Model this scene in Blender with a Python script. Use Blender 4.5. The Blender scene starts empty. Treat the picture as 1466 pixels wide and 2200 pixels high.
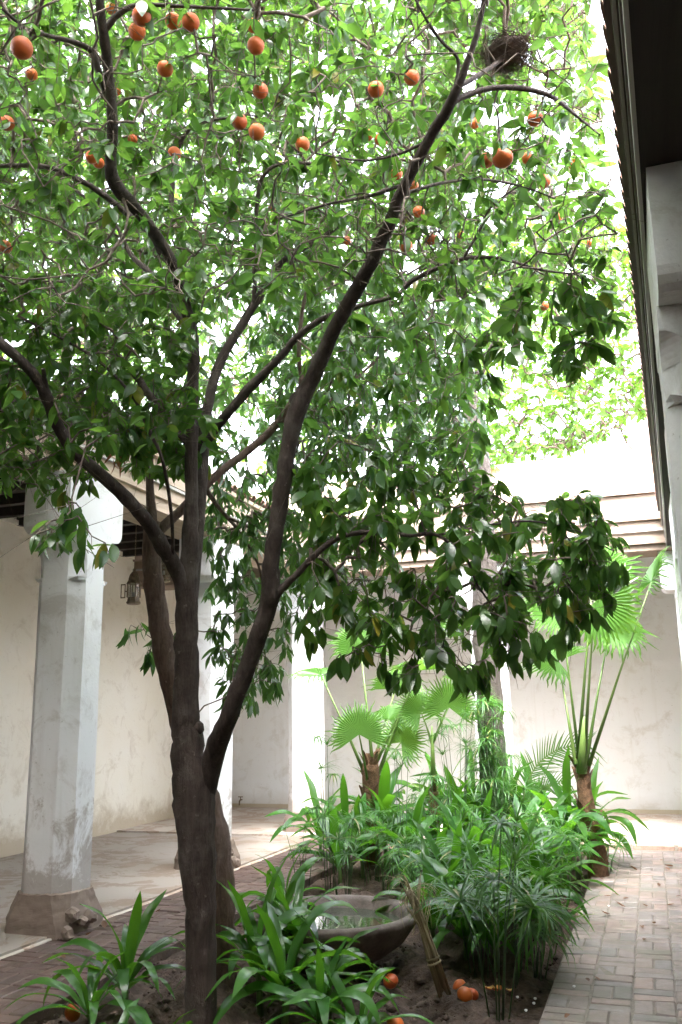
import bpy, bmesh, math, random
import numpy as np
from mathutils import Vector, Matrix

random.seed(7)
RNG = np.random.default_rng(11)
R_ = math.radians
scene = bpy.context.scene
COL = scene.collection

# ------------------------------------------------------------------ camera, sky, sun, exposure
CAM_H, YAW, PITCH, ROLL, FPX = 1.4, R_(18.6), R_(13.1), R_(1.0), 1900.0
cF = Vector((-math.sin(YAW) * math.cos(PITCH), math.cos(YAW) * math.cos(PITCH), math.sin(PITCH)))
_r0 = Vector((math.cos(YAW), math.sin(YAW), 0)); _u0 = _r0.cross(cF)
cR = _r0 * math.cos(ROLL) - _u0 * math.sin(ROLL); cU = cR.cross(cF)
cC = Vector((0, 0, CAM_H))
cam = bpy.data.cameras.new('camera'); camo = bpy.data.objects.new('camera', cam); COL.objects.link(camo)
camo.matrix_world = Matrix(((cR.x, cU.x, -cF.x, cC.x), (cR.y, cU.y, -cF.y, cC.y), (cR.z, cU.z, -cF.z, cC.z), (0, 0, 0, 1)))
cam.sensor_fit = 'VERTICAL'; cam.sensor_height = 36; cam.lens = FPX / 2200 * 36
cam.clip_start = 0.05; cam.clip_end = 3000
scene.camera = camo

SUN_EL, SUN_AZ = 60.0, 168.0        # azimuth measured from +Y towards +X
world = bpy.data.worlds.new('World'); scene.world = world; world.use_nodes = True
wn = world.node_tree; wn.nodes.clear()
wo = wn.nodes.new('ShaderNodeOutputWorld'); wb = wn.nodes.new('ShaderNodeBackground')
sky = wn.nodes.new('ShaderNodeTexSky'); sky.sky_type = 'NISHITA'; sky.sun_disc = False
sky.sun_elevation = R_(SUN_EL); sky.sun_rotation = R_(SUN_AZ)
sky.air_density = 1.0; sky.dust_density = 4.0; sky.ozone_density = 1.0
hs = wn.nodes.new('ShaderNodeHueSaturation'); hs.inputs['Saturation'].default_value = 0.32
wn.links.new(sky.outputs[0], hs.inputs['Color']); wn.links.new(hs.outputs[0], wb.inputs[0])
wb.inputs[1].default_value = 0.15; wn.links.new(wb.outputs[0], wo.inputs[0])
sl = bpy.data.lights.new('sun', 'SUN'); sl.energy = 0.9; sl.angle = R_(30); sl.color = (1, 0.985, 0.97)
so = bpy.data.objects.new('sun', sl); COL.objects.link(so)
_sd = Vector((math.sin(R_(SUN_AZ)) * math.cos(R_(SUN_EL)), math.cos(R_(SUN_AZ)) * math.cos(R_(SUN_EL)), math.sin(R_(SUN_EL))))
so.rotation_euler = _sd.to_track_quat('Z', 'Y').to_euler(); so.location = _sd * 30
scene.view_settings.view_transform = 'Standard'; scene.view_settings.look = 'None'
scene.view_settings.exposure = 4.55; scene.view_settings.gamma = 1.0
scene.cycles.max_bounces = 7; scene.cycles.diffuse_bounces = 5; scene.cycles.transmission_bounces = 6
scene.cycles.glossy_bounces = 3; scene.cycles.transparent_max_bounces = 8
scene.cycles.sample_clamp_indirect = 6.0
scene.cycles.use_adaptive_sampling = True; scene.cycles.adaptive_threshold = 0.025

# ------------------------------------------------------------------ geometry helpers
def W(px, py, D):
    """world point seen at photo pixel (px, py), D metres along the view axis"""
    return cC + (cF + cR * ((px - 733) / FPX) + cU * ((1100 - py) / FPX)) * D
def G(px, py, z=0.0):
    d = cF + cR * ((px - 733) / FPX) + cU * ((1100 - py) / FPX)
    return cC + d * ((z - CAM_H) / d.z)
def onX(px, py, x):
    d = cF + cR * ((px - 733) / FPX) + cU * ((1100 - py) / FPX)
    return cC + d * (x / d.x)
def onY(px, py, y):
    d = cF + cR * ((px - 733) / FPX) + cU * ((1100 - py) / FPX)
    return cC + d * (y / d.y)
def depth(p): return (p - cC).dot(cF)

def tag(o, label=None, cat=None, group=None, kind=None):
    if label: o['label'] = label
    if cat: o['category'] = cat
    if group: o['group'] = group
    if kind: o['kind'] = kind
    return o
def link(name, mesh, mat=None, parent=None):
    if mat is not None and not mesh.materials: mesh.materials.append(mat)
    o = bpy.data.objects.new(name, mesh); COL.objects.link(o)
    if parent is not None: o.parent = parent
    return o
def empty(name, loc=(0, 0, 0), rz=0):
    o = bpy.data.objects.new(name, None); COL.objects.link(o); o.location = loc; o.rotation_euler = (0, 0, rz)
    o.empty_display_size = 0.1
    return o
def under(o, parent):
    """parent o, keeping its world position (parents here are only translated)"""
    o.parent = parent; o.matrix_parent_inverse = Matrix.Translation(-parent.location)
    return o

class MB:
    def __init__(s): s.v = []; s.f = []; s.a = []
    def add(s, vs, fs, a=None):
        n = len(s.v); s.v += [tuple(v) for v in vs]; s.f += [tuple(i + n for i in f) for f in fs]
        if a is not None: s.a += [a] * len(vs)
        return s
    def box(s, x0, x1, y0, y1, z0, z1):
        return s.add([(x0, y0, z0), (x1, y0, z0), (x1, y1, z0), (x0, y1, z0), (x0, y0, z1), (x1, y0, z1), (x1, y1, z1), (x0, y1, z1)],
                     [(0, 3, 2, 1), (4, 5, 6, 7), (0, 1, 5, 4), (1, 2, 6, 5), (2, 3, 7, 6), (3, 0, 4, 7)])
    def loft(s, rings, cap=True, closed=True):
        n = len(rings[0]); base = len(s.v); fs = []
        for r in rings: s.v += [tuple(p) for p in r]
        for k in range(len(rings) - 1):
            for i in range(n if closed else n - 1):
                j = (i + 1) % n
                fs.append((base + k * n + i, base + k * n + j, base + (k + 1) * n + j, base + (k + 1) * n + i))
        if cap and closed:
            fs.append(tuple(base + i for i in reversed(range(n))))
            fs.append(tuple(base + (len(rings) - 1) * n + i for i in range(n)))
        s.f += fs
        return s
    def lathe(s, prof, n=24, c=(0, 0, 0), phase=0, cap=True):
        return s.loft([[(c[0] + r * math.cos(phase + 2 * math.pi * i / n), c[1] + r * math.sin(phase + 2 * math.pi * i / n), c[2] + z) for i in range(n)] for r, z in prof], cap)
    def tube(s, pts, rads, n=6, cap=True, wob=0.0):
        pts = [Vector(p) for p in pts]; rings = []
        up = Vector((0.13, 0.31, 0.94)); nrm = None
        for i, p in enumerate(pts):
            t = (pts[min(i + 1, len(pts) - 1)] - pts[max(i - 1, 0)])
            t = t.normalized() if t.length > 1e-9 else Vector((0, 0, 1))
            if nrm is None:
                nrm = t.cross(up); nrm = nrm.normalized() if nrm.length > 1e-4 else Vector((1, 0, 0))
            nrm = nrm - t * nrm.dot(t); nrm = nrm.normalized() if nrm.length > 1e-6 else t.orthogonal().normalized()
            b = t.cross(nrm); r = rads[i] if not isinstance(rads, (int, float)) else rads
            ring = []
            for k in range(n):
                a = 2 * math.pi * k / n; rr = r * (1 + (wob * random.uniform(-1, 1) if wob else 0))
                ring.append(p + nrm * math.cos(a) * rr + b * math.sin(a) * rr)
            rings.append(ring)
        return s.loft(rings, cap)
    def mesh(s, name, smooth=False):
        m = bpy.data.meshes.new(name); m.from_pydata(s.v, [], s.f); m.update()
        if s.a and len(s.a) == len(s.v):
            at = m.attributes.new('rnd', 'FLOAT', 'POINT'); at.data.foreach_set('value', s.a)
        if smooth: m.polygons.foreach_set('use_smooth', [True] * len(m.polygons))
        return m
    def build(s, name, mat, parent=None, smooth=False):
        return link(name, s.mesh(name, smooth), mat, parent)

def fastmesh(name, V, Fc, att=None, smooth=True):
    """V (n,3) float array, Fc (m,k) int array of equal polygons"""
    m = bpy.data.meshes.new(name); n, k = len(Fc), Fc.shape[1]
    m.vertices.add(len(V)); m.vertices.foreach_set('co', np.ascontiguousarray(V, dtype=np.float32).ravel())
    m.loops.add(n * k); m.loops.foreach_set('vertex_index', np.ascontiguousarray(Fc, dtype=np.int32).ravel())
    m.polygons.add(n); m.polygons.foreach_set('loop_start', np.arange(0, n * k, k, dtype=np.int32))
    m.polygons.foreach_set('loop_total', np.full(n, k, dtype=np.int32))
    if smooth: m.polygons.foreach_set('use_smooth', np.ones(n, dtype=bool))
    m.update(calc_edges=True); m.validate()
    if att is not None:
        at = m.attributes.new('rnd', 'FLOAT', 'POINT'); at.data.foreach_set('value', np.ascontiguousarray(att, dtype=np.float32))
    return m
def bevel_mesh(m, w, seg=1):
    bm = bmesh.new(); bm.from_mesh(m)
    bmesh.ops.bevel(bm, geom=bm.edges[:], offset=w, segments=seg, affect='EDGES', profile=0.7)
    bm.to_mesh(m); bm.free(); return m
def catmull(P, n):
    """resample a polyline of equal-length tuples through a Catmull-Rom spline"""
    P = [np.array(p, float) for p in P]; out = []
    if len(P) == 2: return [P[0] + (P[1] - P[0]) * i / n for i in range(n + 1)]
    for i in range(len(P) - 1):
        p0 = P[max(i - 1, 0)]; p1 = P[i]; p2 = P[i + 1]; p3 = P[min(i + 2, len(P) - 1)]
        for k in range(n):
            t = k / n
            out.append(0.5 * ((2 * p1) + (-p0 + p2) * t + (2 * p0 - 5 * p1 + 4 * p2 - p3) * t * t + (-p0 + 3 * p1 - 3 * p2 + p3) * t ** 3))
    out.append(P[-1]); return out

# ------------------------------------------------------------------ materials
class NT:
    def __init__(s, name):
        s.m = bpy.data.materials.new(name); s.m.use_nodes = True; s.t = s.m.node_tree; s.t.nodes.clear()
        s.out = s.t.nodes.new('ShaderNodeOutputMaterial')
    def n(s, typ, **kw):
        nd = s.t.nodes.new('ShaderNode' + typ)
        for k, v in kw.items():
            if k in nd.inputs: s.put(nd.inputs[k], v)
            else: setattr(nd, k, v)
        return nd
    def put(s, sock, v):
        if isinstance(v, bpy.types.NodeSocket): s.t.links.new(v, sock)
        elif isinstance(v, tuple) and sock.type == 'RGBA' and len(v) == 3: sock.default_value = (*v, 1)
        else: sock.default_value = v
    def obj(s): return s.n('TexCoord').outputs['Object']
    def pos(s): return s.n('NewGeometry').outputs['Position']
    def noise(s, vec, scale, detail=4, rough=0.6, dist=0.0):
        nd = s.n('TexNoise', Scale=scale, Detail=detail, Roughness=rough, Distortion=dist); s.t.links.new(vec, nd.inputs['Vector']); return nd.outputs['Fac']
    def ramp(s, fac, stops, interp='LINEAR'):
        nd = s.n('ValToRGB'); s.t.links.new(fac, nd.inputs[0]); r = nd.color_ramp; r.interpolation = interp
        while len(r.elements) < len(stops): r.elements.new(0.5)
        for e, (p, c) in zip(r.elements, stops):
            e.position = p; e.color = (*c, 1) if isinstance(c, tuple) else (c, c, c, 1)
        return nd.outputs[0]
    def mix(s, fac, a, b, mode='MIX'):
        nd = s.n('Mix', data_type='RGBA', blend_type=mode)
        s.put(nd.inputs[0], fac); s.put(nd.inputs[6], a); s.put(nd.inputs[7], b); return nd.outputs[2]
    def math(s, op, a, b=0.0, clamp=False):
        nd = s.n('Math', operation=op, use_clamp=clamp); s.put(nd.inputs[0], a); s.put(nd.inputs[1], b); return nd.outputs[0]
    def z(s, vec):
        nd = s.n('SeparateXYZ'); s.t.links.new(vec, nd.inputs[0]); return nd.outputs[2]
    def bump(s, h, strength=0.3, dist=0.01):
        nd = s.n('Bump', Strength=strength, Distance=dist); s.t.links.new(h, nd.inputs['Height']); return nd.outputs[0]
    def rnd(s):
        a = s.n('Attribute', attribute_name='rnd').outputs['Fac']; o = s.n('ObjectInfo').outputs['Random']
        return s.math('FRACT', s.math('ADD', a, o))
    def bsdf(s, col, rough=0.7, normal=None, spec=0.5, **kw):
        b = s.n('BsdfPrincipled'); s.put(b.inputs['Base Color'], col); s.put(b.inputs['Roughness'], rough)
        s.put(b.inputs['Specular IOR Level'], spec)
        if normal is not None: s.t.links.new(normal, b.inputs['Normal'])
        for k, v in kw.items(): s.put(b.inputs[k.replace('_', ' ')], v)
        return b.outputs[0]
    def done(s, sh): s.t.links.new(sh, s.out.inputs[0]); return s.m

def leaf_mat(name, dark, light, trans, rough=0.38, tfac=0.42, dead=None, vein=0.0):
    t = NT(name); r = t.rnd()
    stops = [(0.0, dark), (0.75, light)]
    if dead: stops += [(0.955, light), (0.97, dead)]
    c = t.ramp(r, stops)
    n = t.noise(t.obj(), 35 if vein == 0 else 14, 3)
    c = t.mix(t.math('MULTIPLY', n, 0.35), c, (dark[0] * 0.6, dark[1] * 0.6, dark[2] * 0.6))
    nb = t.bump(t.noise(t.obj(), 60, 2), 0.12, 0.004)
    p = t.bsdf(c, rough, nb, 0.5)
    tr = t.n('BsdfTranslucent'); tc = t.ramp(t.math('FRACT', t.math('MULTIPLY', r, 7.31)), [(0.0, trans), (1.0, (trans[0] * 1.25, trans[1] * 1.1, trans[2] * 0.8))])
    t.put(tr.inputs[0], tc)
    mx = t.n('MixShader'); mx.inputs[0].default_value = tfac
    t.t.links.new(p, mx.inputs[1]); t.t.links.new(tr.outputs[0], mx.inputs[2])
    return t.done(mx.outputs[0])

def plaster_mat(name, base, warm, stain, base_h=0.9, stain_amt=0.5, rough=0.85):
    t = NT(name); p = t.pos(); z = t.z(p)
    a = t.noise(p, 1.3, 6, 0.65); b = t.noise(p, 7, 5, 0.7); cc = t.noise(p, 0.6, 3)
    c = t.mix(t.ramp(a, [(0.35, 0.0), (0.7, 1.0)]), base, warm)
    c = t.mix(t.math('MULTIPLY', t.ramp(t.noise(p, 3.1, 6, 0.75, 0.6), [(0.52, 0.0), (0.66, 1.0)]), 0.36), c, stain)
    # damp stain creeping up from the floor with a ragged outline
    h = t.math('SUBTRACT', z, t.math('MULTIPLY', t.math('SUBTRACT', t.noise(p, 2.4, 7, 0.75, 0.4), 0.36), base_h * 3.2))
    k = t.ramp(h, [(0.0, 1.0), (0.10, 0.6), (0.26, 0.0)])
    c = t.mix(t.math('MULTIPLY', k, stain_amt), c, stain)
    # a mapped vertical streak layer
    mp = t.n('Mapping'); t.t.links.new(p, mp.inputs[0]); mp.inputs['Scale'].default_value = (9, 9, 0.45)
    st = t.ramp(t.noise(mp.outputs[0], 1.0, 4, 0.6), [(0.58, 0.0), (0.75, 1.0)])
    c = t.mix(t.math('MULTIPLY', st, 0.16), c, stain)
    c = t.mix(t.math('MULTIPLY', t.ramp(t.noise(p, 38, 2), [(0.70, 0.0), (0.74, 1.0)]), 0.35), c, (stain[0] * 0.5, stain[1] * 0.5, stain[2] * 0.5))
    nb = t.bump(t.mix(0.4, b, t.noise(p, 45, 3)), 0.35, 0.012)
    return t.done(t.bsdf(c, rough, nb, 0.25))

def wood_mat(name, a, b, axis=(1, 0.06, 1), rough=0.75):
    t = NT(name); p = t.pos()
    mp = t.n('Mapping'); t.t.links.new(p, mp.inputs[0]); mp.inputs['Scale'].default_value = tuple(22 * x for x in axis)
    g = t.noise(mp.outputs[0], 1.0, 5, 0.7, 0.3)
    c = t.mix(t.ramp(g, [(0.3, 0.0), (0.7, 1.0)]), a, b)
    c = t.mix(t.math('MULTIPLY', t.noise(p, 2.2, 4), 0.5), c, tuple(x * 0.55 for x in a))
    return t.done(t.bsdf(c, rough, t.bump(g, 0.4, 0.004), 0.3))

def bark_mat(name, dark, mid, light, scale=1.0):
    t = NT(name); p = t.pos()
    mp = t.n('Mapping'); t.t.links.new(p, mp.inputs[0]); mp.inputs['Scale'].default_value = (34 * scale, 34 * scale, 6 * scale)
    g = t.noise(mp.outputs[0], 1.0, 7, 0.72, 0.5); l = t.noise(p, 5 * scale, 5, 0.65); sp = t.noise(p, 26, 3, 0.6)
    c = t.mix(t.ramp(g, [(0.34, 0.0), (0.66, 1.0)]), dark, mid)
    c = t.mix(t.math('MULTIPLY', t.ramp(l, [(0.5, 0.0), (0.68, 1.0)]), 0.55), c, light)
    c = t.mix(t.math('MULTIPLY', t.ramp(sp, [(0.66, 0.0), (0.72, 1.0)]), 0.4), c, tuple(min(1, x * 1.7) for x in light))
    return t.done(t.bsdf(c, 0.82, t.bump(t.mix(0.3, g, sp), 1.0, 0.02), 0.3))

def brick_mat(name, cols, moss, wet=0.45, dirt=(0.10, 0.085, 0.07)):
    t = NT(name); p = t.pos(); o = t.n('ObjectInfo').outputs['Random']
    c = t.ramp(o, [(i / (len(cols) - 1), k) for i, k in enumerate(cols)])
    a = t.noise(p, 16, 6, 0.7); b = t.noise(p, 2.6, 5, 0.65); d = t.noise(p, 70, 3)
    c = t.mix(t.math('MULTIPLY', t.ramp(a, [(0.4, 0.0), (0.7, 1.0)]), 0.5), c, dirt)
    c = t.mix(t.math('MULTIPLY', t.ramp(b, [(0.5, 0.0), (0.66, 1.0)]), 0.55), c, moss)
    c = t.mix(t.math('MULTIPLY', t.ramp(d, [(0.62, 0.0), (0.7, 1.0)]), 0.35), c, (0.33, 0.29, 0.26))
    ro = t.ramp(b, [(0.35, wet), (0.62, 0.8)])
    return t.done(t.bsdf(c, ro, t.bump(t.mix(0.5, a, d), 0.5, 0.006), 0.4))

def noise_mat(name, a, b, scale, rough=0.8, bump=0.4, dist=0.01, spec=0.3, detail=6, stops=(0.35, 0.65)):
    t = NT(name); p = t.pos(); g = t.noise(p, scale, detail, 0.7)
    c = t.mix(t.ramp(g, [(stops[0], 0.0), (stops[1], 1.0)]), a, b)
    return t.done(t.bsdf(c, rough, t.bump(t.noise(p, scale * 2.5, 4, 0.7), bump, dist), spec))

M = {}
M['leaf'] = leaf_mat('orange_leaf', (0.015, 0.052, 0.015), (0.046, 0.104, 0.022), (0.125, 0.28, 0.045), 0.27, 0.44, dead=(0.22, 0.17, 0.02))
M['leaf2'] = leaf_mat('second_leaf', (0.017, 0.054, 0.014), (0.036, 0.090, 0.023), (0.10, 0.235, 0.042), 0.32, 0.42)
M['leaf3'] = leaf_mat('far_leaf', (0.03, 0.085, 0.016), (0.065, 0.15, 0.028), (0.15, 0.33, 0.03), 0.42, 0.5)
M['deadleaf'] = leaf_mat('dead_leaf', (0.10, 0.05, 0.028), (0.20, 0.10, 0.05), (0.2, 0.09, 0.04), 0.7, 0.3)
M['withered'] = leaf_mat('withered_leaf', (0.17, 0.065, 0.03), (0.32, 0.13, 0.06), (0.3, 0.11, 0.04), 0.7, 0.3)
M['strap'] = leaf_mat('strap_leaf', (0.026, 0.092, 0.020), (0.056, 0.155, 0.028), (0.11, 0.33, 0.02), 0.23, 0.38, vein=1)
M['strapstem'] = leaf_mat('strap_stem', (0.07, 0.13, 0.035), (0.11, 0.18, 0.05), (0.15, 0.3, 0.04), 0.45, 0.15)
M['papyrus'] = leaf_mat('papyrus_blade', (0.032, 0.105, 0.028), (0.072, 0.18, 0.048), (0.11, 0.31, 0.035), 0.33, 0.34, dead=(0.32, 0.27, 0.11))
M['papstalk'] = leaf_mat('papyrus_stalk', (0.030, 0.075, 0.025), (0.06, 0.12, 0.035), (0.06, 0.14, 0.03), 0.4, 0.1)
M['fan'] = leaf_mat('fan_palm_blade', (0.06, 0.155, 0.035), (0.11, 0.23, 0.06), (0.17, 0.38, 0.04), 0.30, 0.42)
M['petiole'] = leaf_mat('palm_petiole', (0.09, 0.17, 0.035), (0.16, 0.25, 0.06), (0.15, 0.28, 0.04), 0.4, 0.12)
M['frond'] = leaf_mat('feather_frond', (0.05, 0.14, 0.04), (0.09, 0.20, 0.06), (0.14, 0.36, 0.04), 0.38, 0.36)
M['straw'] = leaf_mat('dry_straw', (0.28, 0.23, 0.13), (0.46, 0.39, 0.25), (0.35, 0.26, 0.10), 0.65, 0.15)
M['bark'] = bark_mat('bark_main', (0.022, 0.015, 0.012), (0.058, 0.042, 0.035), (0.12, 0.10, 0.09))
M['bark2'] = bark_mat('bark_second', (0.060, 0.036, 0.028), (0.135, 0.090, 0.070), (0.20, 0.155, 0.130))
M['bark3'] = bark_mat('bark_grey', (0.06, 0.048, 0.042), (0.11, 0.092, 0.083), (0.17, 0.148, 0.135))
M['twig'] = noise_mat('twig_bark', (0.055, 0.040, 0.032), (0.16, 0.125, 0.10), 30, 0.8, 0.3, 0.003)
M['palmtrunk'] = noise_mat('palm_fibre', (0.07, 0.038, 0.02), (0.18, 0.10, 0.055), 26, 0.9, 0.8, 0.02)
M['wall_cream'] = plaster_mat('plaster_cream', (0.76, 0.73, 0.655), (0.73, 0.685, 0.58), (0.40, 0.32, 0.22), 0.30, 0.75)
M['wall_white'] = plaster_mat('plaster_far', (0.79, 0.80, 0.82), (0.77, 0.77, 0.775), (0.45, 0.40, 0.33), 0.12, 0.45)
M['pillar'] = plaster_mat('plaster_pillar', (0.74, 0.745, 0.77), (0.69, 0.68, 0.68), (0.23, 0.175, 0.135), 1.0, 0.6)
M['pillar_base'] = plaster_mat('plaster_pillar_base', (0.32, 0.26, 0.215), (0.25, 0.195, 0.16), (0.12, 0.085, 0.07), 0.6, 0.5)
M['pink_wall'] = plaster_mat('plaster_pink', (0.62, 0.44, 0.36), (0.66, 0.50, 0.42), (0.40, 0.28, 0.22), 0.3, 0.3)
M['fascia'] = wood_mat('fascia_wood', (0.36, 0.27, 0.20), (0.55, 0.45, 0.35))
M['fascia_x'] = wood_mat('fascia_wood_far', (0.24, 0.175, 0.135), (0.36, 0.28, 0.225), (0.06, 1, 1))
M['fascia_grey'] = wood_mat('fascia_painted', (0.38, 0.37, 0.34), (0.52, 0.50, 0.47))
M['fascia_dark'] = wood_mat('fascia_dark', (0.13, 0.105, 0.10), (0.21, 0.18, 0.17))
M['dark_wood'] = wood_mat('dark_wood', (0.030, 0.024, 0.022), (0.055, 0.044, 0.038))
M['tile'] = noise_mat('roof_tile', (0.16, 0.09, 0.075), (0.32, 0.20, 0.15), 14, 0.85, 0.4)
M['brick_r'] = brick_mat('brick_path', [(0.20, 0.155, 0.14), (0.255, 0.205, 0.19), (0.185, 0.165, 0.16), (0.28, 0.20, 0.175), (0.22, 0.195, 0.19), (0.24, 0.18, 0.155)], (0.165, 0.165, 0.13), 0.30, (0.125, 0.11, 0.105))
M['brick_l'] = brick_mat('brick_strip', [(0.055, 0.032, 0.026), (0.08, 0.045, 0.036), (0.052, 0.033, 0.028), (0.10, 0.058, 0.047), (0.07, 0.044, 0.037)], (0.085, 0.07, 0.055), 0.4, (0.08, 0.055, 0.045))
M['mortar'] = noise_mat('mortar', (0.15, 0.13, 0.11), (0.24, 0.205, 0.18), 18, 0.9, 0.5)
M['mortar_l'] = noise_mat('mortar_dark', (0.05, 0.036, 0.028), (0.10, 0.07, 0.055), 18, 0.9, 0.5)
M['soil'] = noise_mat('soil', (0.040, 0.026, 0.020), (0.105, 0.072, 0.056), 9, 0.9, 0.9, 0.03)
M['clod'] = noise_mat('soil_clod', (0.045, 0.030, 0.023), (0.12, 0.085, 0.066), 22, 0.92, 0.7, 0.02)
M['earth'] = noise_mat('earth', (0.14, 0.10, 0.07), (0.22, 0.17, 0.12), 2, 0.9, 0.4)
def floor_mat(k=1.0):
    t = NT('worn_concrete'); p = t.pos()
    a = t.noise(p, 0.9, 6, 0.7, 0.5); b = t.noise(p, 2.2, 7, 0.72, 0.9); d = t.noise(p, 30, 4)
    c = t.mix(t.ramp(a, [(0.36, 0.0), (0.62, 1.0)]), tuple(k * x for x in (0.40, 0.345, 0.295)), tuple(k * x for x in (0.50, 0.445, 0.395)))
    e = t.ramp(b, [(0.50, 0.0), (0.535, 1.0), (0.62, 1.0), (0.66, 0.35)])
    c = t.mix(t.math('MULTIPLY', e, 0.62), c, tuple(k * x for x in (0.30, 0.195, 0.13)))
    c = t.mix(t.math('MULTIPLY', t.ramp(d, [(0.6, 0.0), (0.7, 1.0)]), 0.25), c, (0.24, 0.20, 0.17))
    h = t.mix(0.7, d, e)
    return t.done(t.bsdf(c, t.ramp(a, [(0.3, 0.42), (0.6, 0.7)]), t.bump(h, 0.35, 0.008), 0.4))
M['floor'] = floor_mat(); M['floor_shaded'] = floor_mat(0.62)  # same concrete: left copy darkened for its shade, far copy kept bright
M['kerb'] = noise_mat('kerb_brick', (0.36, 0.235, 0.185), (0.52, 0.38, 0.31), 12, 0.85, 0.5)
M['stone'] = noise_mat('basin_stone', (0.075, 0.06, 0.05), (0.18, 0.145, 0.13), 8, 0.8, 0.6, 0.012)
def orange_mat(name, a, b):
    t = NT(name); o = t.obj(); n = t.noise(o, 14, 4); f = t.noise(o, 230, 2)
    r = t.n('ObjectInfo').outputs['Random']
    c = t.mix(r, a, b); c = t.mix(t.math('MULTIPLY', t.ramp(n, [(0.60, 0.0), (0.72, 1.0)]), 0.45), c, (0.20, 0.06, 0.02))  # dark blotches stand for twig shadows, painted into the peel
    return t.done(t.bsdf(c, 0.42, t.bump(f, 0.35, 0.0015), 0.45))
M['orange'] = orange_mat('orange_peel', (0.50, 0.085, 0.018), (0.62, 0.15, 0.028))
M['calyx'] = noise_mat('calyx', (0.07, 0.10, 0.03), (0.13, 0.16, 0.05), 60)
M['pith'] = noise_mat('orange_flesh', (0.75, 0.42, 0.10), (0.85, 0.62, 0.28), 50, 0.6)
M['metal'] = noise_mat('lantern_brass', (0.11, 0.085, 0.05), (0.24, 0.19, 0.12), 30, 0.5, 0.3, 0.003, 0.6)
M['nest'] = noise_mat('nest_twigs', (0.03, 0.022, 0.018), (0.08, 0.06, 0.046), 40)
M['paper'] = noise_mat('white_scrap', (0.7, 0.7, 0.7), (0.8, 0.8, 0.8), 40)
def water_mat():
    t = NT('basin_water'); nb = t.bump(t.noise(t.pos(), 9, 2), 0.05, 0.01)
    return t.done(t.bsdf((0.045, 0.055, 0.04), 0.04, nb, 0.6))
M['water'] = water_mat()
def glass_mat():
    t = NT('lantern_glass'); g = t.n('BsdfGlossy'); g.inputs['Roughness'].default_value = 0.08
    tr = t.n('BsdfTransparent'); tr.inputs[0].default_value = (0.85, 0.88, 0.85, 1)
    mx = t.n('MixShader'); mx.inputs[0].default_value = 0.1
    t.t.links.new(tr.outputs[0], mx.inputs[1]); t.t.links.new(g.outputs[0], mx.inputs[2]); return t.done(mx.outputs[0])
M['glass'] = glass_mat()

# ------------------------------------------------------------------ setting: ground, floors, paving
X_WALL_L, X_CURB, X_BED0, X_BED1, X_R = -6.65, -3.93, -3.04, -0.62, 0.16
Y_BACK, Y_STEP, Y_FAR = -3.2, 10.46, 13.55
g = MB().add([(-900, -900, -0.14), (900, -900, -0.14), (900, 900, -0.14), (-900, 900, -0.14)], [(0, 1, 2, 3)]).build('ground', M['earth']); tag(g, kind='structure')

def soil():
    nx, ny = 90, 260; x = np.linspace(X_BED0 - 0.1, X_BED1 + 0.08, nx); y = np.linspace(2.2, Y_STEP - 0.25, ny)
    XX, YY = np.meshgrid(x, y, indexing='ij'); Z = np.zeros_like(XX) - 0.045
    for k in range(26):
        fx, fy = RNG.uniform(-1, 1, 2) * (3 + k * 1.6); Z += np.sin(XX * fx * 2 + YY * fy * 2 + RNG.uniform(0, 6)) * 0.020 / (1 + k * 0.22)
    Z += RNG.normal(0, 0.005, Z.shape)
    edge = np.minimum(np.minimum(XX - X_BED0, X_BED1 - XX) / 0.25, 1).clip(0, 1); Z = -0.07 + (Z + 0.07) * (0.35 + 0.65 * edge)
    V = np.stack([XX, YY, Z], -1).reshape(-1, 3)
    i = np.arange(nx - 1)[:, None] * ny + np.arange(ny - 1)[None, :]
    Fc = np.stack([i, i + ny, i + ny + 1, i + 1], -1).reshape(-1, 4)
    o = link('garden_bed', fastmesh('garden_bed', V, Fc), M['soil']); tag(o, kind='structure')
    # clods of earth lying on it
    ico = np.array([(0, 0, 1), (0.9, 0, 0.1), (0.28, 0.85, 0), (-0.72, 0.53, 0.15), (-0.7, -0.55, 0), (0.3, -0.85, 0.1), (0, 0, -0.8)])
    fc = np.array([(0, 1, 2), (0, 2, 3), (0, 3, 4), (0, 4, 5), (0, 5, 1), (6, 2, 1), (6, 3, 2), (6, 4, 3), (6, 5, 4), (6, 1, 5)])
    n = 2600; pos = np.stack([RNG.uniform(X_BED0 + .03, X_BED1 - .04, n), 3.0 + 6.5 * RNG.random(n) ** 1.5, np.full(n, -0.035)], -1)
    s = RNG.gamma(2.0, 0.0055, n)[:, None, None] * np.array([1, 1, 0.7]); V = ico[None] * s * RNG.uniform(0.7, 1.3, (n, 7, 1)) + pos[:, None]
    o = link('soil_crumbs', fastmesh('soil_crumbs', V.reshape(-1, 3), (fc[None] + np.arange(n)[:, None, None] * 7).reshape(-1, 3), smooth=False), M['clod'])
    tag(o, 'loose dark crumbs of soil scattered over the planting bed', 'soil', kind='stuff')
soil()

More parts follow.
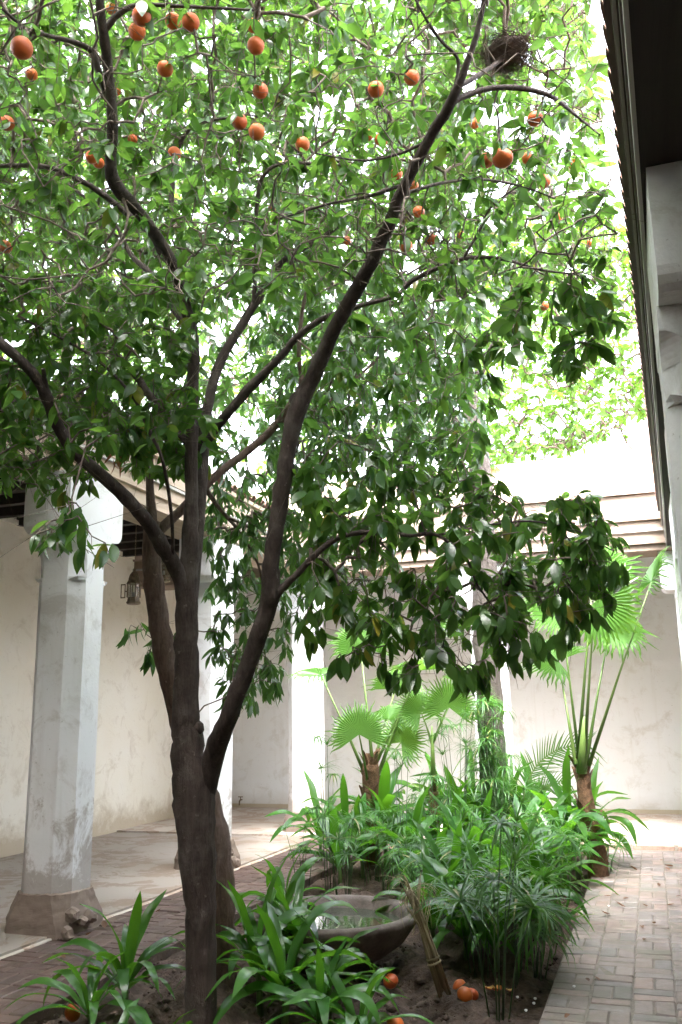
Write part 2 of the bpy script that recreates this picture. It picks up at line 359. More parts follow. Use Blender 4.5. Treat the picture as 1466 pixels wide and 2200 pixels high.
def brick_meshes(L, Wd, H, n=5):
    out = []
    for k in range(n):
        m = MB().box(-L / 2, L / 2, -Wd / 2, Wd / 2, -H, 0).mesh('brick')
        for v in m.vertices:
            v.co.x += random.uniform(-.004, .004); v.co.y += random.uniform(-.003, .003); v.co.z += random.uniform(-.003, .003) if v.co.z > -.01 else 0
        bevel_mesh(m, 0.006); out.append(m)
    return out
def paving(name, x0, x1, y0, y1, mat, L, Wd, pattern):
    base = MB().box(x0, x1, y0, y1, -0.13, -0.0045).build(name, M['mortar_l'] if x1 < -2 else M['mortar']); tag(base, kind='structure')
    ms = brick_meshes(L - 0.006, Wd - 0.006, 0.06)
    for m in ms: m.materials.append(mat)
    def put(x, y, rot):
        b = link('brick', random.choice(ms), None, base); b.location = (x, y, random.gauss(0, 0.0022)); b.rotation_euler = (random.gauss(0, .006), random.gauss(0, .006), rot + random.gauss(0, .008))
    if pattern == 'courses':      # rows of stretchers, a straight joint along the middle
        y = y0 + Wd / 2; r = 0
        while y < y1 - Wd / 2:
            off = (r % 2) * L / 2; x = x0 + L / 2 - off * 0
            k = 0
            xs = x0 + (L / 2 if r % 2 == 0 else L * 0.5)
            while xs < x1 - L * 0.3:
                put(xs, y, 0); xs += L; k += 1
            y += Wd; r += 1
    else:                          # basket weave
        c = L; j = 0; y = y0 + c / 2
        while y < y1 - c * 0.4:
            i = 0; x = x0 + c / 2
            while x < x1 - c * 0.3:
                if (i + j) % 2 == 0:
                    put(x, y - Wd / 2, 0); put(x, y + Wd / 2, 0)
                else:
                    put(x - Wd / 2, y, math.pi / 2); put(x + Wd / 2, y, math.pi / 2)
                x += c; i += 1
            y += c; j += 1
    return base
paving('brick_path', X_BED1, X_R + 0.62, 4.25, Y_STEP - 0.13, M['brick_r'], 0.205, 0.1025, 'weave')
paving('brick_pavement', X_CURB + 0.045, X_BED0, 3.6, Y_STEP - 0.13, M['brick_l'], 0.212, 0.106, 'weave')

def worn_edge_floor(name, x0, x1, y0, y1, z, mat):
    m = MB().box(x0, x1, y0, y1, -0.13, z); o = m.build(name, mat); tag(o, kind='structure'); return o
worn_edge_floor('gallery_floor', X_WALL_L - 0.3, X_CURB, Y_BACK, Y_STEP - 0.004, 0.015, M['floor_shaded'])
worn_edge_floor('gallery_floor', X_WALL_L - 0.3, 4.3, Y_STEP, Y_FAR + 0.3, 0.035, M['floor'])
worn_edge_floor('gallery_floor', X_R + 0.625, 4.3, Y_BACK, Y_STEP - 0.004, 0.012, M['floor'])
def kerb_run(name, pts, w, z0, z1, along):
    base = empty(name, (0, 0, 0)); tag(base, kind='structure')
    ms = []
    for k in range(4):
        L = 0.42; m = (MB().box(-w / 2, w / 2, -L / 2, L / 2, z0, z1) if along == 'y' else MB().box(-L / 2, L / 2, -w / 2, w / 2, z0, z1)).mesh('kerb_stone')
        for v in m.vertices:
            v.co.x += random.uniform(-.006, .006); v.co.z += random.uniform(-.006, .004)
        bevel_mesh(m, 0.008); m.materials.append(M['kerb'] if along == 'x' else M['floor']); ms.append(m)
    (xa, ya), (xb, yb) = pts; n = int(max(abs(xb - xa), abs(yb - ya)) / 0.43)
    for i in range(n):
        o = link('kerb_stone', random.choice(ms), None, base); t = (i + 0.5) / n; o.location = (xa + (xb - xa) * t, ya + (yb - ya) * t, 0)
kerb_run('kerb', ((X_CURB + 0.022, 3.4), (X_CURB + 0.022, Y_STEP - 0.15)), 0.04, -0.1, 0.005, 'y')
kerb_run('kerb', ((X_CURB, Y_STEP - 0.065), (4.2, Y_STEP - 0.065)), 0.12, -0.1, 0.042, 'x')

# ------------------------------------------------------------------ walls
def slab(name, x0, x1, y0, y1, z0, z1, mat, label, cat='wall'):
    o = MB().box(x0, x1, y0, y1, z0, z1).build(name, mat); tag(o, label, cat, kind='thing') if label else tag(o, kind='structure'); return o
wl = empty('gallery_wall', (X_WALL_L, 5, 0)); tag(wl, 'long cream plaster wall of the gallery behind the lantern, stained along its foot', 'wall', kind='thing')
under(MB().box(X_WALL_L - 0.3, X_WALL_L, Y_BACK, Y_FAR + 0.3, -0.1, 4.1).build('plaster', M['wall_cream']), wl)
under(MB().box(X_WALL_L + 0.002, X_WALL_L + 0.035, Y_BACK, Y_FAR - 0.01, 3.60, 3.655).build('moulding', M['wall_cream']), wl)
wf = empty('gallery_wall', (-2, Y_FAR, 0)); tag(wf, 'pale plaster end wall behind the fan palms, across the far gallery', 'wall', kind='thing')
under(MB().box(X_WALL_L + 0.01, 4.2, Y_FAR, Y_FAR + 0.3, -0.1, 4.1).build('plaster', M['wall_white']), wf)
under(MB().box(X_WALL_L + 0.01, 4.1, Y_FAR - 0.018, Y_FAR - 0.002, 0.02, 0.09).build('skirting', M['wall_cream']), wf)
slab('gallery_wall', 3.2, 3.5, Y_BACK, Y_FAR, -0.1, 4.1, M['wall_white'], None)
slab('courtyard_wall', -7, 3.5, Y_BACK - 0.3, Y_BACK - 0.01, -0.1, 4.6, M['wall_cream'], None)
slab('unseen_shade_wall', -7, 3.5, 0.0, 0.4, 3.86, 6.9, M['wall_cream'], None)  # added wall behind the camera, unseen, keeps sky light off the foreground
slab('upper_wall', -9, 6, Y_FAR + 0.35, Y_FAR + 0.7, 0, 5.35, M['pink_wall'], 'pinkish upper wall rising above the far tiled eave')

# ------------------------------------------------------------------ pillars
def octo(hx, hy, c, z, cx=0, cy=0):
    return [(cx + hx, cy - hy + c, z), (cx + hx, cy + hy - c, z), (cx + hx - c, cy + hy, z), (cx - hx + c, cy + hy, z),
            (cx - hx, cy + hy - c, z), (cx - hx, cy - hy + c, z), (cx - hx + c, cy - hy, z), (cx + hx - c, cy - hy, z)]
H_SH, H_CAP, H_TOP = 2.45, 2.77, 3.22
def subdiv_noise(m, cuts, amp, sc=3.0):
    bm = bmesh.new(); bm.from_mesh(m); bmesh.ops.subdivide_edges(bm, edges=bm.edges[:], cuts=cuts, use_grid_fill=True)
    from mathutils import noise as mn
    for v in bm.verts:
        v.co += mn.noise_vector(v.co * sc) * amp
    bm.to_mesh(m); bm.free(); return m
def make_pillar(x, y, label, along='y', worn=True):
    root = empty('pillar', (x, y, 0)); tag(root, label, 'pillar', 'gallery pillars', 'thing')
    hx = hy = 0.205
    s = MB().loft([octo(hx, hy, 0.095, z) for z in (0.26, 0.8, 1.4, 2.0, H_SH - 0.10)] + [octo(hx, hy, 0.095, H_SH)], cap=False)
    sm = s.mesh('shaft'); subdiv_noise(sm, 2, 0.006, 2.3); link('shaft', sm, M['pillar'], root)
    # square block above the chamfers, with the stop ledge and round-headed niche at every corner
    blk = MB().box(-hx, hx, -hy, hy, H_SH + 0.23, H_CAP + 0.001); o = blk.build('capital_block', M['pillar'], root)
    for sx in (-1, 1):
        for sy in (-1, 1):
            n = MB(); cx, cy = sx * hx, sy * hy; ring = []
            # ledge
            q = 0.095; n.add([(cx - sx * q, cy, H_SH), (cx, cy - sy * q, H_SH), (cx - sx * q * .15, cy - sy * q * .15, H_SH), (cx - sx * q, cy, H_SH - .025), (cx, cy - sy * q, H_SH - .025), (cx - sx * q * .3, cy - sy * q * .3, H_SH - .025)],
                             [(0, 1, 2), (3, 5, 4), (0, 3, 4, 1), (1, 4, 5, 2), (2, 5, 3, 0)])
            n.build('ledge', M['pillar'], root); n = MB()
            # round-headed niche: concave from the chamfer plane up to the square corner
            prev = None; steps = 7
            for k in range(steps + 1):
                a = math.pi / 2 * k / steps; zz = H_SH + 0.12 + 0.11 * math.sin(a); w = q * math.cos(a) * 0.999
                ring.append([(cx - sx * q, cy, zz if k == steps else zz), (cx - sx * w, cy, zz), (cx, cy - sy * w, zz), (cx, cy - sy * q, zz)])
            for k in range(steps):
                A, B = ring[k], ring[k + 1]
                n.add([A[0], A[1], B[1], B[0]], [(0, 1, 2, 3)]); n.add([A[1], A[2], B[2], B[1]], [(0, 1, 2, 3)]); n.add([A[2], A[3], B[3], B[2]], [(0, 1, 2, 3)])
            n.build('corner_stop', M['pillar'], root)
    core = MB().loft([octo(hx - 0.001, hy - 0.001, 0.0965, z) for z in (H_SH - .01, H_SH + .232)], cap=False).build('neck', M['pillar'], root)
    # bracket that spreads along the lintel, lower corners rounded
    prof = []
    L = 0.35; r = 0.08
    prof += [(-L, H_TOP), (-L, H_CAP + r)] + [(-L + r - r * math.cos(a), H_CAP + r - r * math.sin(a)) for a in (0.4, 0.8, 1.2)] + [(-L + r, H_CAP)]
    prof += [(L - r, H_CAP)] + [(L - r + r * math.sin(a), H_CAP + r - r * math.cos(a)) for a in (0.4, 0.8, 1.2)] + [(L, H_CAP + r), (L, H_TOP)]
    e = 0.198
    rings = [[(sx * e, p, z) if along == 'y' else (p, sx * e, z) for p, z in prof] for sx in (-1, 1)]
    bm_ = MB().loft(rings).mesh('bracket'); link('bracket', bm_, M['pillar'], root)
    # spalled footing
    b = MB().loft([octo(hx + 0.055, hy + 0.065, 0.05, -0.02), octo(hx + 0.05, hy + 0.055, 0.07, 0.10), octo(hx + 0.03, hy + 0.035, 0.085, 0.19), octo(hx + 0.018, hy + 0.02, 0.095, 0.262), octo(hx - .03, hy - .03, 0.09, 0.275)])
    m = b.mesh('footing'); subdiv_noise(m, 3, 0.013, 6.5); subdiv_noise(m, 1, 0.007, 24); link('footing', m, M['pillar_base'], root)
    if worn:
        for k in range(5):
            a = MB(); rr = random.uniform(.03, .055); a.lathe([(0.2 * rr, -rr * .7), (rr, -rr * .3), (rr * .9, rr * .3), (rr * .3, rr * .6)], 6)
            m = a.mesh('rubble'); subdiv_noise(m, 1, 0.012, 20)
            o = link('rubble', m, M['pillar_base'], root); o.location = (hx + 0.06 + random.uniform(-.02, .03), -hy - .06 + 0.08 * k + random.uniform(-.03, .03), random.uniform(.02, .2)); o.rotation_euler = (random.random() * 3, random.random() * 3, 0)
    return root
pa = W(134, 1650, 6.42)
make_pillar(pa.x, pa.y, 'big white chamfered pillar with a crumbling brown foot beside the brick pavement')
make_pillar(-4.22, 8.26, 'white pillar partly hidden behind the orange tree trunks')
make_pillar(-4.22, 10.98, 'white corner pillar where the two galleries meet, behind the papyrus', 'x')
make_pillar(-1.80, 10.98, 'white pillar behind the grey tree trunk in the far gallery', 'x')
make_pillar(0.35, 3.24, 'pillar with cream bracket under the dark soffit, closest to the viewer')
make_pillar(0.455, 5.75, 'second bright white pillar along the gallery beside the brick path')
make_pillar(0.525, 8.2, 'third white pillar along the gallery beside the brick path')
make_pillar(0.60, 10.98, 'white corner pillar at the far end of the brick path', 'x')

# ------------------------------------------------------------------ gallery roofs
def half_tile():
    m = MB(); n = 6
    for k in range(2):
        pass
    ra = [(0.055 * math.cos(math.pi * i / n), 0, 0.05 * math.sin(math.pi * i / n)) for i in range(n + 1)]
    outer = [[(x, yy, z) for x, _, z in ra] for yy in (0, 0.34)]
    inner = [[(x * .78, yy, z * .76) for x, _, z in ra] for yy in (0, 0.34)]
    m.loft(outer, cap=False, closed=False)
    m.loft([inner[1], inner[0]], cap=False, closed=False)
    m.add(outer[0] + inner[0], [(i, n + 1 + i, n + 2 + i, i + 1) for i in range(n)])
    me = m.mesh('roof_tile'); me.materials.append(M['tile']); return me
TILE = half_tile()
def gallery_roof(name, label, axis, edge, inward, a0, a1, width, fmat, tiles, lint=None, t0=None, t1=None, k=1.0, tall=False):
    """axis: run direction; edge: coordinate of the eave line; inward: +1/-1 direction into the gallery"""
    root = empty(name, (edge, (a0 + a1) / 2, 3.2) if axis == 'y' else ((a0 + a1) / 2, edge, 3.2)); tag(root, label, 'eave', 'gallery eaves', 'thing') if label else tag(root, kind='structure')  # one whole gallery roof: lintel, eave boards, ceiling and deck
    def bar(nm, u0, u1, z0, z1, mat, b0=a0, b1=a1):
        u0, u1 = [u * k if u < 0.13 else u for u in (u0, u1)]
        u0, u1 = sorted((edge + inward * u0, edge + inward * u1))
        m = MB().box(u0, u1, b0, b1, z0, z1) if axis == 'y' else MB().box(b0, b1, u0, u1, z0, z1)
        return under(m.build(nm, mat), root)
    bar('lintel', 0.125, 0.60, 3.224, 3.46, lint or fmat)
    if tall:
        bar('fascia_board', 0.085, 0.122, 3.30, 3.59, fmat)
        bar('fascia_board', 0.045, 0.082, 3.575, 3.88, fmat)
        bar('eave_board', 0.0, 0.128, 3.885, 3.925, fmat)
        e0, e1 = edge + 0.03, edge + 1.9
        under(MB().loft([[(b, e0, 3.928), (b, e1, 4.75), (b, e1, 4.68), (b, e0 + .05, 3.927)] for b in (a0, a1)]).build('roof_slope', M['pink_wall']), root)
    else:
        bar('fascia_board', 0.085, 0.122, 3.335, 3.50, fmat)
        bar('fascia_board', 0.045, 0.082, 3.47, 3.64, fmat)
        bar('eave_board', 0.0, 0.128, 3.645, 3.685, fmat)
    bar('gutter_strip', 0.05, 0.072, 3.44, 3.466, M['fascia_grey'])
    if k < 1: bar('trim_board', 0.10, 0.128, 3.21, 3.33, M['fascia_grey'])
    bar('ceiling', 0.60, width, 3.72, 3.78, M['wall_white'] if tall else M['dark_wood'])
    bar('roof_deck', 0.16, width + 0.2, 3.785, 3.85, M['tile'])
    n = int((a1 - a0) / 0.42)
    for i in range(n):
        p = a0 + (i + 0.5) * (a1 - a0) / n
        u0, u1 = sorted((edge + inward * 0.602, edge + inward * width))
        m = MB().box(u0, u1, p - .045, p + .045, 3.60, 3.718) if axis == 'y' else MB().box(p - .045, p + .045, u0, u1, 3.60, 3.718)
        under(m.build('joist', M['dark_wood']), root)
    bar('inner_beam', 0.604, 0.70, 3.30, 3.595, M['dark_wood'])
    if tiles:
        p = t0 if t0 is not None else a0 + 0.06
        while p < (t1 if t1 is not None else a1 - 0.06):
            o = link('roof_tile', TILE, None)
            if axis == 'y':
                o.location = (edge - inward * 0.035 * (2 * k - 1), p, 3.70); o.rotation_euler = (R_(14), 0, -math.pi / 2 * inward)
            else:
                o.location = (p, edge - inward * 0.035 * (2 * k - 1), 3.70); o.rotation_euler = (R_(14), 0, 0 if inward > 0 else math.pi)
            under(o, root); p += 0.118
    if k < 1: root.rotation_euler.z = -0.0285
    return root
gallery_roof('eaved_gallery_roof', 'weathered wooden eave and dark ceiling above the cream gallery wall', 'y', X_CURB + 0.07, -1, Y_BACK, Y_STEP + 0.09, 2.85, M['fascia'], True, t0=3.6, t1=9.5)
gallery_roof('eaved_gallery_roof', 'pale boarded eave across the far end of the courtyard', 'x', Y_STEP + 0.10, 1, X_WALL_L, 3.1, 3.1, M['fascia_x'], False, tall=True)
gallery_roof('eaved_gallery_roof', 'dark wooden eave and soffit close above the viewer', 'y', 0.092, 1, Y_BACK, Y_STEP + 0.09, 3.15, M['fascia_dark'], True, lint=M['dark_wood'], t0=1.4, t1=10.3, k=0.5)
gallery_roof('eaved_gallery_roof', None, 'x', 0.75, -1, X_WALL_L, 3.1, 3.9, M['fascia'], False)  # unseen roof behind the camera, added to dim light on the trunk fronts

# ------------------------------------------------------------------ leaves and trees
def leaf_template(L=1.0, wd=0.40, n=5, fold=0.22, curl=0.25):
    """unit leaf along +X, face up +Z; 3 vertices across, n+1 stations"""
    V = []; Fc = []
    for i in range(n + 1):
        t = i / n; w = wd / 2 * (math.sin(math.pi * t ** 0.85) ** 0.8) if 0 < i < n else 0.008
        z = -curl * t * t; x = t * (1 - 0.10 * curl * t)
        V += [(x, w, z + fold * w), (x, 0, z), (x, -w, z + fold * w)]
    for i in range(n):
        a = i * 3; b = a + 3
        Fc += [(a, b, b + 1, a + 1), (a + 1, b + 1, b + 2, a + 2)]
    return np.array(V), np.array(Fc)
LEAF_V, LEAF_F = leaf_template()
NARROW_V, NARROW_F = leaf_template(wd=0.27, curl=0.32)
LEAF_SIMPLE_V, LEAF_SIMPLE_F = leaf_template(wd=0.42, n=3)

def in_poly(poly, x, y):
    c = False; j = len(poly) - 1
    for i in range(len(poly)):
        xi, yi = poly[i]; xj, yj = poly[j]
        if (yi > y) != (yj > y) and x < (xj - xi) * (y - yi) / (yj - yi) + xi: c = not c
        j = i
    return c
def sample_poly(poly, n, D0, D1, zmin=None):
    xs = [p[0] for p in poly]; ys = [p[1] for p in poly]; out = []; guard = 0
    while len(out) < n and guard < n * 60:
        guard += 1
        x = random.uniform(min(xs), max(xs)); y = random.uniform(min(ys), max(ys))
        if in_poly(poly, x, y):
            p = W(x, y, random.uniform(D0, D1))
            if p.z < 0.6: continue
            if p.x > 0.05 and p.y < Y_STEP and p.z > 2.6: continue
            out.append(p)
    return out

def sample_box(x0, x1, y0, y1, z0, z1, n): return [Vector((random.uniform(x0, x1), random.uniform(y0, y1), random.uniform(z0, z1))) for _ in range(n)]
def leaf_frames(pos, direc, roll_sd=0.6):
    """rotation matrices (n,3,3): X axis along direc, Z as near as possible to up, rolled at random"""
    d = direc / np.linalg.norm(direc, axis=1, keepdims=True)
    up = np.tile(np.array([0, 0, 1.0]), (len(d), 1)) + RNG.normal(0, roll_sd, d.shape)
    y = np.cross(up, d); y /= np.linalg.norm(y, axis=1, keepdims=True) + 1e-9
    z = np.cross(d, y)
    return np.stack([d, y, z], axis=2)

class Tree:
    def __init__(s, name, base, label, group=None):
        s.root = empty(name, base); tag(s.root, label, 'tree', group)
        s.nodes = []; s.par = []; s.cnt = []
        s.lp = []; s.ld = []; s.ls = []
        s.limb_n = 0
    def limb(s, pts, mat, name='branch', sides=10, knots=0, px=True, sub=5):
        """pts: (px, py, D, width in px) -> tapered wobbling tube"""
        Q = []
        for (x, y, D, w) in pts:
            p = W(x, y, D); Q.append((p.x, p.y, p.z, w * (.95 if name == 'trunk' else .86) * D / FPX / 2))
        S = catmull(Q, sub); P = [Vector(q[:3]) for q in S]; rad = [max(q[3], 0.002) for q in S]
        for i in range(1, len(P) - 1):
            P[i] = P[i] + Vector((random.gauss(0, 1), random.gauss(0, 1), random.gauss(0, 1))) * rad[i] * 0.05
            rad[i] *= random.uniform(0.97, 1.03)
        for k in range(knots):
            i = random.randint(2, max(2, len(P) - 3)); rad[i] *= 1.08
        o = MB().tube(P, rad, sides, True, 0.03).build(name, mat, None, True); under(o, s.root)
        prev = -1
        for p in P:
            s.nodes.append(np.array(p)); s.par.append(-2); s.cnt.append(0)
        return P
    def sprout(s, targets, nleaf=(6, 9), size=(0.10, 0.145), droop=0.5, spread=0.9, bare=0.0, kinds=None):
        lim = np.array(s.nodes); T = [np.array(t) for t in targets]
        dist = [np.min(np.sum((lim - t) ** 2, axis=1)) for t in T]
        A = np.zeros((len(s.nodes) + len(T) * 5 + 5, 3)); n = len(s.nodes); A[:n] = lim
        for k in np.argsort(dist):
            t = T[k]; dd = A[:n] - t; q = np.sum(dd * dd, axis=1) + 0.25 * np.maximum(dd[:, 2], 0) ** 2 * 0
            j = int(np.argmin(q)); a = A[j]; v = t - a; L = np.linalg.norm(v)
            if L < 1e-3: continue
            m = 4 if L > 0.35 else 3; prev = j
            side = RNG.normal(0, 1, 3) * L * 0.09
            sag = np.array([0, 0, 1.0]) * L * (0.16 if bare == 0 else 0.04)
            for i in range(1, m + 1):
                u = i / m; p = a + v * u + (side + sag) * math.sin(math.pi * u) + RNG.normal(0, 0.012, 3)
                s.nodes.append(p); s.par.append(prev); s.cnt.append(1); A[n] = p; prev = n; n += 1
            tip = s.nodes[-1]; pre = s.nodes[-2]; tw = tip - pre
            if random.random() < bare: continue
            for i in range(random.randint(*nleaf)):
                u = random.random() ** 0.7; p = pre + (tip - pre) * u * 1.0 + RNG.normal(0, 0.012, 3)
                d = tw / (np.linalg.norm(tw) + 1e-6) * 0.45 + RNG.normal(0, spread, 3) * np.array([1, 1, 0.6]) + np.array([0, 0, -droop])
                s.lp.append(p); s.ld.append(d); s.ls.append(random.uniform(*size))
    def twigs(s, mat, rmin=0.0016, sides=4, name='twigs', spikes=0, rk=0.0016, cap=0.02):
        n = len(s.nodes); cnt = [0] * n
        for i in range(n - 1, -1, -1):
            if s.par[i] >= 0:
                cnt[i] += 1; cnt[s.par[i]] += cnt[i]
        first = next((i for i in range(n) if s.par[i] >= 0), n)
        ids = [i for i in range(first, n) if s.par[i] >= 0]
        if not ids: return
        B = np.array([s.nodes[i] for i in ids]); A = np.array([s.nodes[s.par[i]] for i in ids])
        rb = np.array([rmin + rk * max(cnt[i] - 1, 0) ** 0.48 for i in ids]).clip(0, cap)
        ra = np.array([min(rmin + rk * max(cnt[s.par[i]] - 1, 0) ** 0.48, 0.02) if s.par[s.par[i]] >= 0 else rmin * 1.3 + rk * cnt[i] ** 0.5 for i in ids]).clip(0, cap * 1.1)
        if spikes:
            k = RNG.integers(0, len(ids), spikes); st = A[k] + (B[k] - A[k]) * RNG.random((spikes, 1)); d = RNG.normal(0, 1, (spikes, 3)); d /= np.linalg.norm(d, axis=1, keepdims=True)
            en = st + d * RNG.uniform(0.05, 0.34, (spikes, 1)); A = np.vstack([A, st]); B = np.vstack([B, en]); ra = np.append(ra, np.full(spikes, rmin * .8)); rb = np.append(rb, np.full(spikes, rmin * .4))
        t = B - A; t /= np.linalg.norm(t, axis=1, keepdims=True) + 1e-9
        h = np.where(np.abs(t[:, 2:3]) > 0.9, np.array([[1.0, 0, 0]]), np.array([[0, 0, 1.0]])); e1 = np.cross(t, h); e1 /= np.linalg.norm(e1, axis=1, keepdims=True) + 1e-9; e2 = np.cross(t, e1)
        V = []
        for (c, r) in ((A, ra), (B, rb)):
            for k in range(sides):
                a = 2 * math.pi * k / sides; V.append(c + (e1 * math.cos(a) + e2 * math.sin(a)) * r[:, None])
        V = np.stack(V, 1); m = len(A)
        f = np.array([(k, (k + 1) % sides, sides + (k + 1) % sides, sides + k) for k in range(sides)])
        Fc = (f[None] + (np.arange(m) * 2 * sides)[:, None, None]).reshape(-1, 4)
        o = link(name, fastmesh(name, V.reshape(-1, 3), Fc), mat); under(o, s.root); tag(o, kind='stuff')
    def leaves(s, mat, tmpl, n_single=0, roll=0.6):
        P = np.array(s.lp); Dr = np.array(s.ld); S = np.array(s.ls); Rm = leaf_frames(P, Dr, roll); rv = RNG.random(len(P))
        # skip what would grow into the near soffit
        single = np.zeros(len(P), bool)
        if n_single:
            d = (P - np.array(cC)) @ np.array(cF); x = (P - np.array(cC)) @ np.array(cR) / d * FPX + 733; y = 1100 - (P - np.array(cC)) @ np.array(cU) / d * FPX
            inside = (x > 10) & (x < 1456) & (y > 10) & (y < 2190)
            order = np.argsort(np.where(inside, d / S, 1e9)); single[order[:n_single]] = True
            tm = []
            for k in range(5):
                V, Fc = leaf_template(wd=random.uniform(.40, .47), n=6, fold=random.uniform(.12, .35), curl=random.uniform(.12, .4))
                if tmpl is NARROW_V: V = V * np.array([1, .68, 1])
                m = fastmesh('leaf', V, Fc); m.materials.append(mat); tm.append(m)
            for i in np.nonzero(single)[0]:
                o = link('leaf', random.choice(tm)); r = Rm[i]
                mw = Matrix([[*(r[a] * S[i]), P[i][a]] for a in range(3)] + [[0, 0, 0, 1]])
                o.matrix_world = mw; o.parent = s.root; o.matrix_parent_inverse = Matrix.Translation(-s.root.location)
        k = ~single; P, S, Rm, rv = P[k], S[k], Rm[k], rv[k]
        Fc0 = {id(LEAF_V): LEAF_F, id(NARROW_V): NARROW_F, id(LEAF_SIMPLE_V): LEAF_SIMPLE_F}[id(tmpl)]
        tv = tmpl[None] * np.stack([np.ones(len(P)), RNG.uniform(.8, 1.2, len(P)), RNG.uniform(.4, 1.6, len(P))], -1)[:, None, :]
        V = np.einsum('nij,nkj->nki', Rm, tv) * S[:, None, None] + P[:, None]
        nk = len(tmpl); Fc = (Fc0[None] + (np.arange(len(P)) * nk)[:, None, None]).reshape(-1, 4)
        o = link('crown', fastmesh('crown', V.reshape(-1, 3), Fc, np.repeat(rv, nk)), mat); under(o, s.root); tag(o, kind='stuff')

# --- the orange tree in front
t1b = G(432, 2235)
T1 = Tree('orange_tree', t1b, 'orange tree with dark forked trunk and ripe fruit in front of the white pillars')
Bk = M['bark']
T1.limb([(432, 2290, 4.0, 84), (432, 2200, 4.0, 74), (433, 2080, 4.03, 70), (430, 1950, 4.06, 72), (424, 1820, 4.1, 84), (416, 1710, 4.13, 92), (404, 1620, 4.16, 76), (400, 1540, 4.18, 62), (400, 1430, 4.22, 56), (402, 1320, 4.26, 50), (406, 1230, 4.3, 44), (409, 1150, 4.33, 38), (412, 1080, 4.36, 31), (412, 950, 4.4, 29), (415, 830, 4.4, 27), (414, 735, 4.38, 28), (396, 650, 4.3, 26), (365, 555, 4.15, 25), (310, 470, 4.0, 27), (250, 400, 3.85, 32), (238, 350, 3.78, 26), (242, 270, 3.7, 24), (233, 150, 3.6, 23), (220, 50, 3.5, 21), (208, -50, 3.42, 18)], Bk, 'trunk', 16, 3)
T1.limb([(416, 1900, 4.12, 20), (424, 1800, 4.13, 40), (438, 1705, 4.14, 56), (464, 1612, 4.11, 53), (495, 1530, 4.02, 46), (540, 1410, 4.0, 44), (576, 1310, 3.98, 46), (582, 1265, 3.97, 48), (584, 1200, 3.96, 42), (602, 1080, 3.95, 40), (620, 960, 3.95, 40), (640, 880, 3.95, 46), (668, 820, 3.94, 40), (720, 705, 3.85, 36), (776, 605, 3.75, 36), (828, 500, 3.65, 34), (862, 415, 3.55, 28), (925, 295, 3.42, 27), (970, 218, 3.32, 26), (1002, 140, 3.25, 18), (1028, 60, 3.2, 14), (1048, -40, 3.15, 11)], Bk, 'branch', 14, 4)
T1.limb([(398, 1330, 4.26, 30), (388, 1250, 4.26, 38), (370, 1205, 4.23, 40), (340, 1160, 4.18, 39), (300, 1100, 4.12, 34), (225, 1027, 4.02, 33), (158, 968, 3.95, 31), (120, 905, 3.9, 30), (92, 830, 3.85, 30), (45, 775, 3.8, 26), (-30, 712, 3.74, 24)], Bk, 'branch', 12, 3)
T1.limb([(103, 860, 3.87, 16), (98, 825, 3.84, 13), (93, 792, 3.8, 10)], Bk, 'branch_stub', 8)
T1.limb([(412, 965, 4.42, 18), (378, 920, 4.45, 19), (322, 850, 4.5, 20), (282, 792, 4.5, 17), (215, 730, 4.5, 16), (165, 685, 4.45, 15), (75, 632, 4.4, 13), (-30, 605, 4.35, 11)], Bk, 'branch', 8, 2)
T1.limb([(372, 1190, 4.2, 9), (368, 1100, 4.1, 9), (350, 990, 4.02, 9), (320, 925, 4.0, 9), (290, 860, 3.98, 8), (235, 795, 3.95, 8), (165, 745, 3.9, 7), (60, 690, 3.85, 6)], Bk, 'branch', 7)
T1.limb([(400, 1420, 4.3, 26), (414, 1270, 4.42, 30), (428, 1120, 4.6, 28), (437, 975, 4.75, 30), (442, 900, 4.8, 27), (465, 800, 4.85, 25), (490, 745, 4.88, 24), (525, 690, 4.9, 23), (565, 625, 4.9, 20), (610, 560, 4.85, 17), (700, 505, 4.8, 13), (790, 440, 4.75, 10)], Bk, 'branch', 9, 2)
T1.limb([(440, 955, 4.78, 22), (500, 875, 4.7, 25), (548, 822, 4.65, 26), (600, 770, 4.6, 20), (645, 718, 4.55, 18), (700, 682, 4.5, 16), (780, 655, 4.45, 13), (850, 635, 4.4, 11), (888, 602, 4.35, 12), (943, 575, 4.3, 12), (1003, 555, 4.25, 11), (1083, 557, 4.2, 9), (1163, 580, 4.1, 6), (1250, 590, 4.0, 4)], Bk, 'branch', 8, 2)
T1.limb([(585, 1290, 3.97, 26), (608, 1262, 3.96, 20), (640, 1232, 3.95, 17), (690, 1180, 3.94, 16), (742, 1150, 3.92, 14), (805, 1144, 3.92, 13), (880, 1150, 3.95, 11), (940, 1150, 4.0, 9), (1000, 1198, 4.0, 8), (1025, 1255, 4.02, 6), (1065, 1310, 4.05, 4)], Bk, 'branch', 8)
T1.limb([(940, 1150, 4.0, 7), (1040, 1130, 4.0, 6), (1140, 1120, 3.95, 5), (1240, 1140, 3.9, 4), (1310, 1180, 3.85, 3)], Bk, 'branch', 6)
T1.limb([(968, 222, 3.32, 16), (1030, 195, 3.36, 14), (1100, 188, 3.4, 14), (1180, 205, 3.45, 12), (1240, 250, 3.66, 7), (1290, 290, 3.6, 4)], Bk, 'branch', 8)
T1.limb([(985, 185, 3.3, 14), (1030, 160, 3.4, 13), (1075, 130, 3.55, 10), (1130, 80, 3.95, 8), (1170, 10, 4.0, 6), (1190, -40, 4.0, 5)], Bk, 'branch', 7)
T1.limb([(975, 205, 3.32, 10), (985, 130, 3.3, 9), (950, 90, 3.25, 8), (915, 40, 3.2, 7), (880, -30, 3.2, 6)], Bk, 'branch', 7)
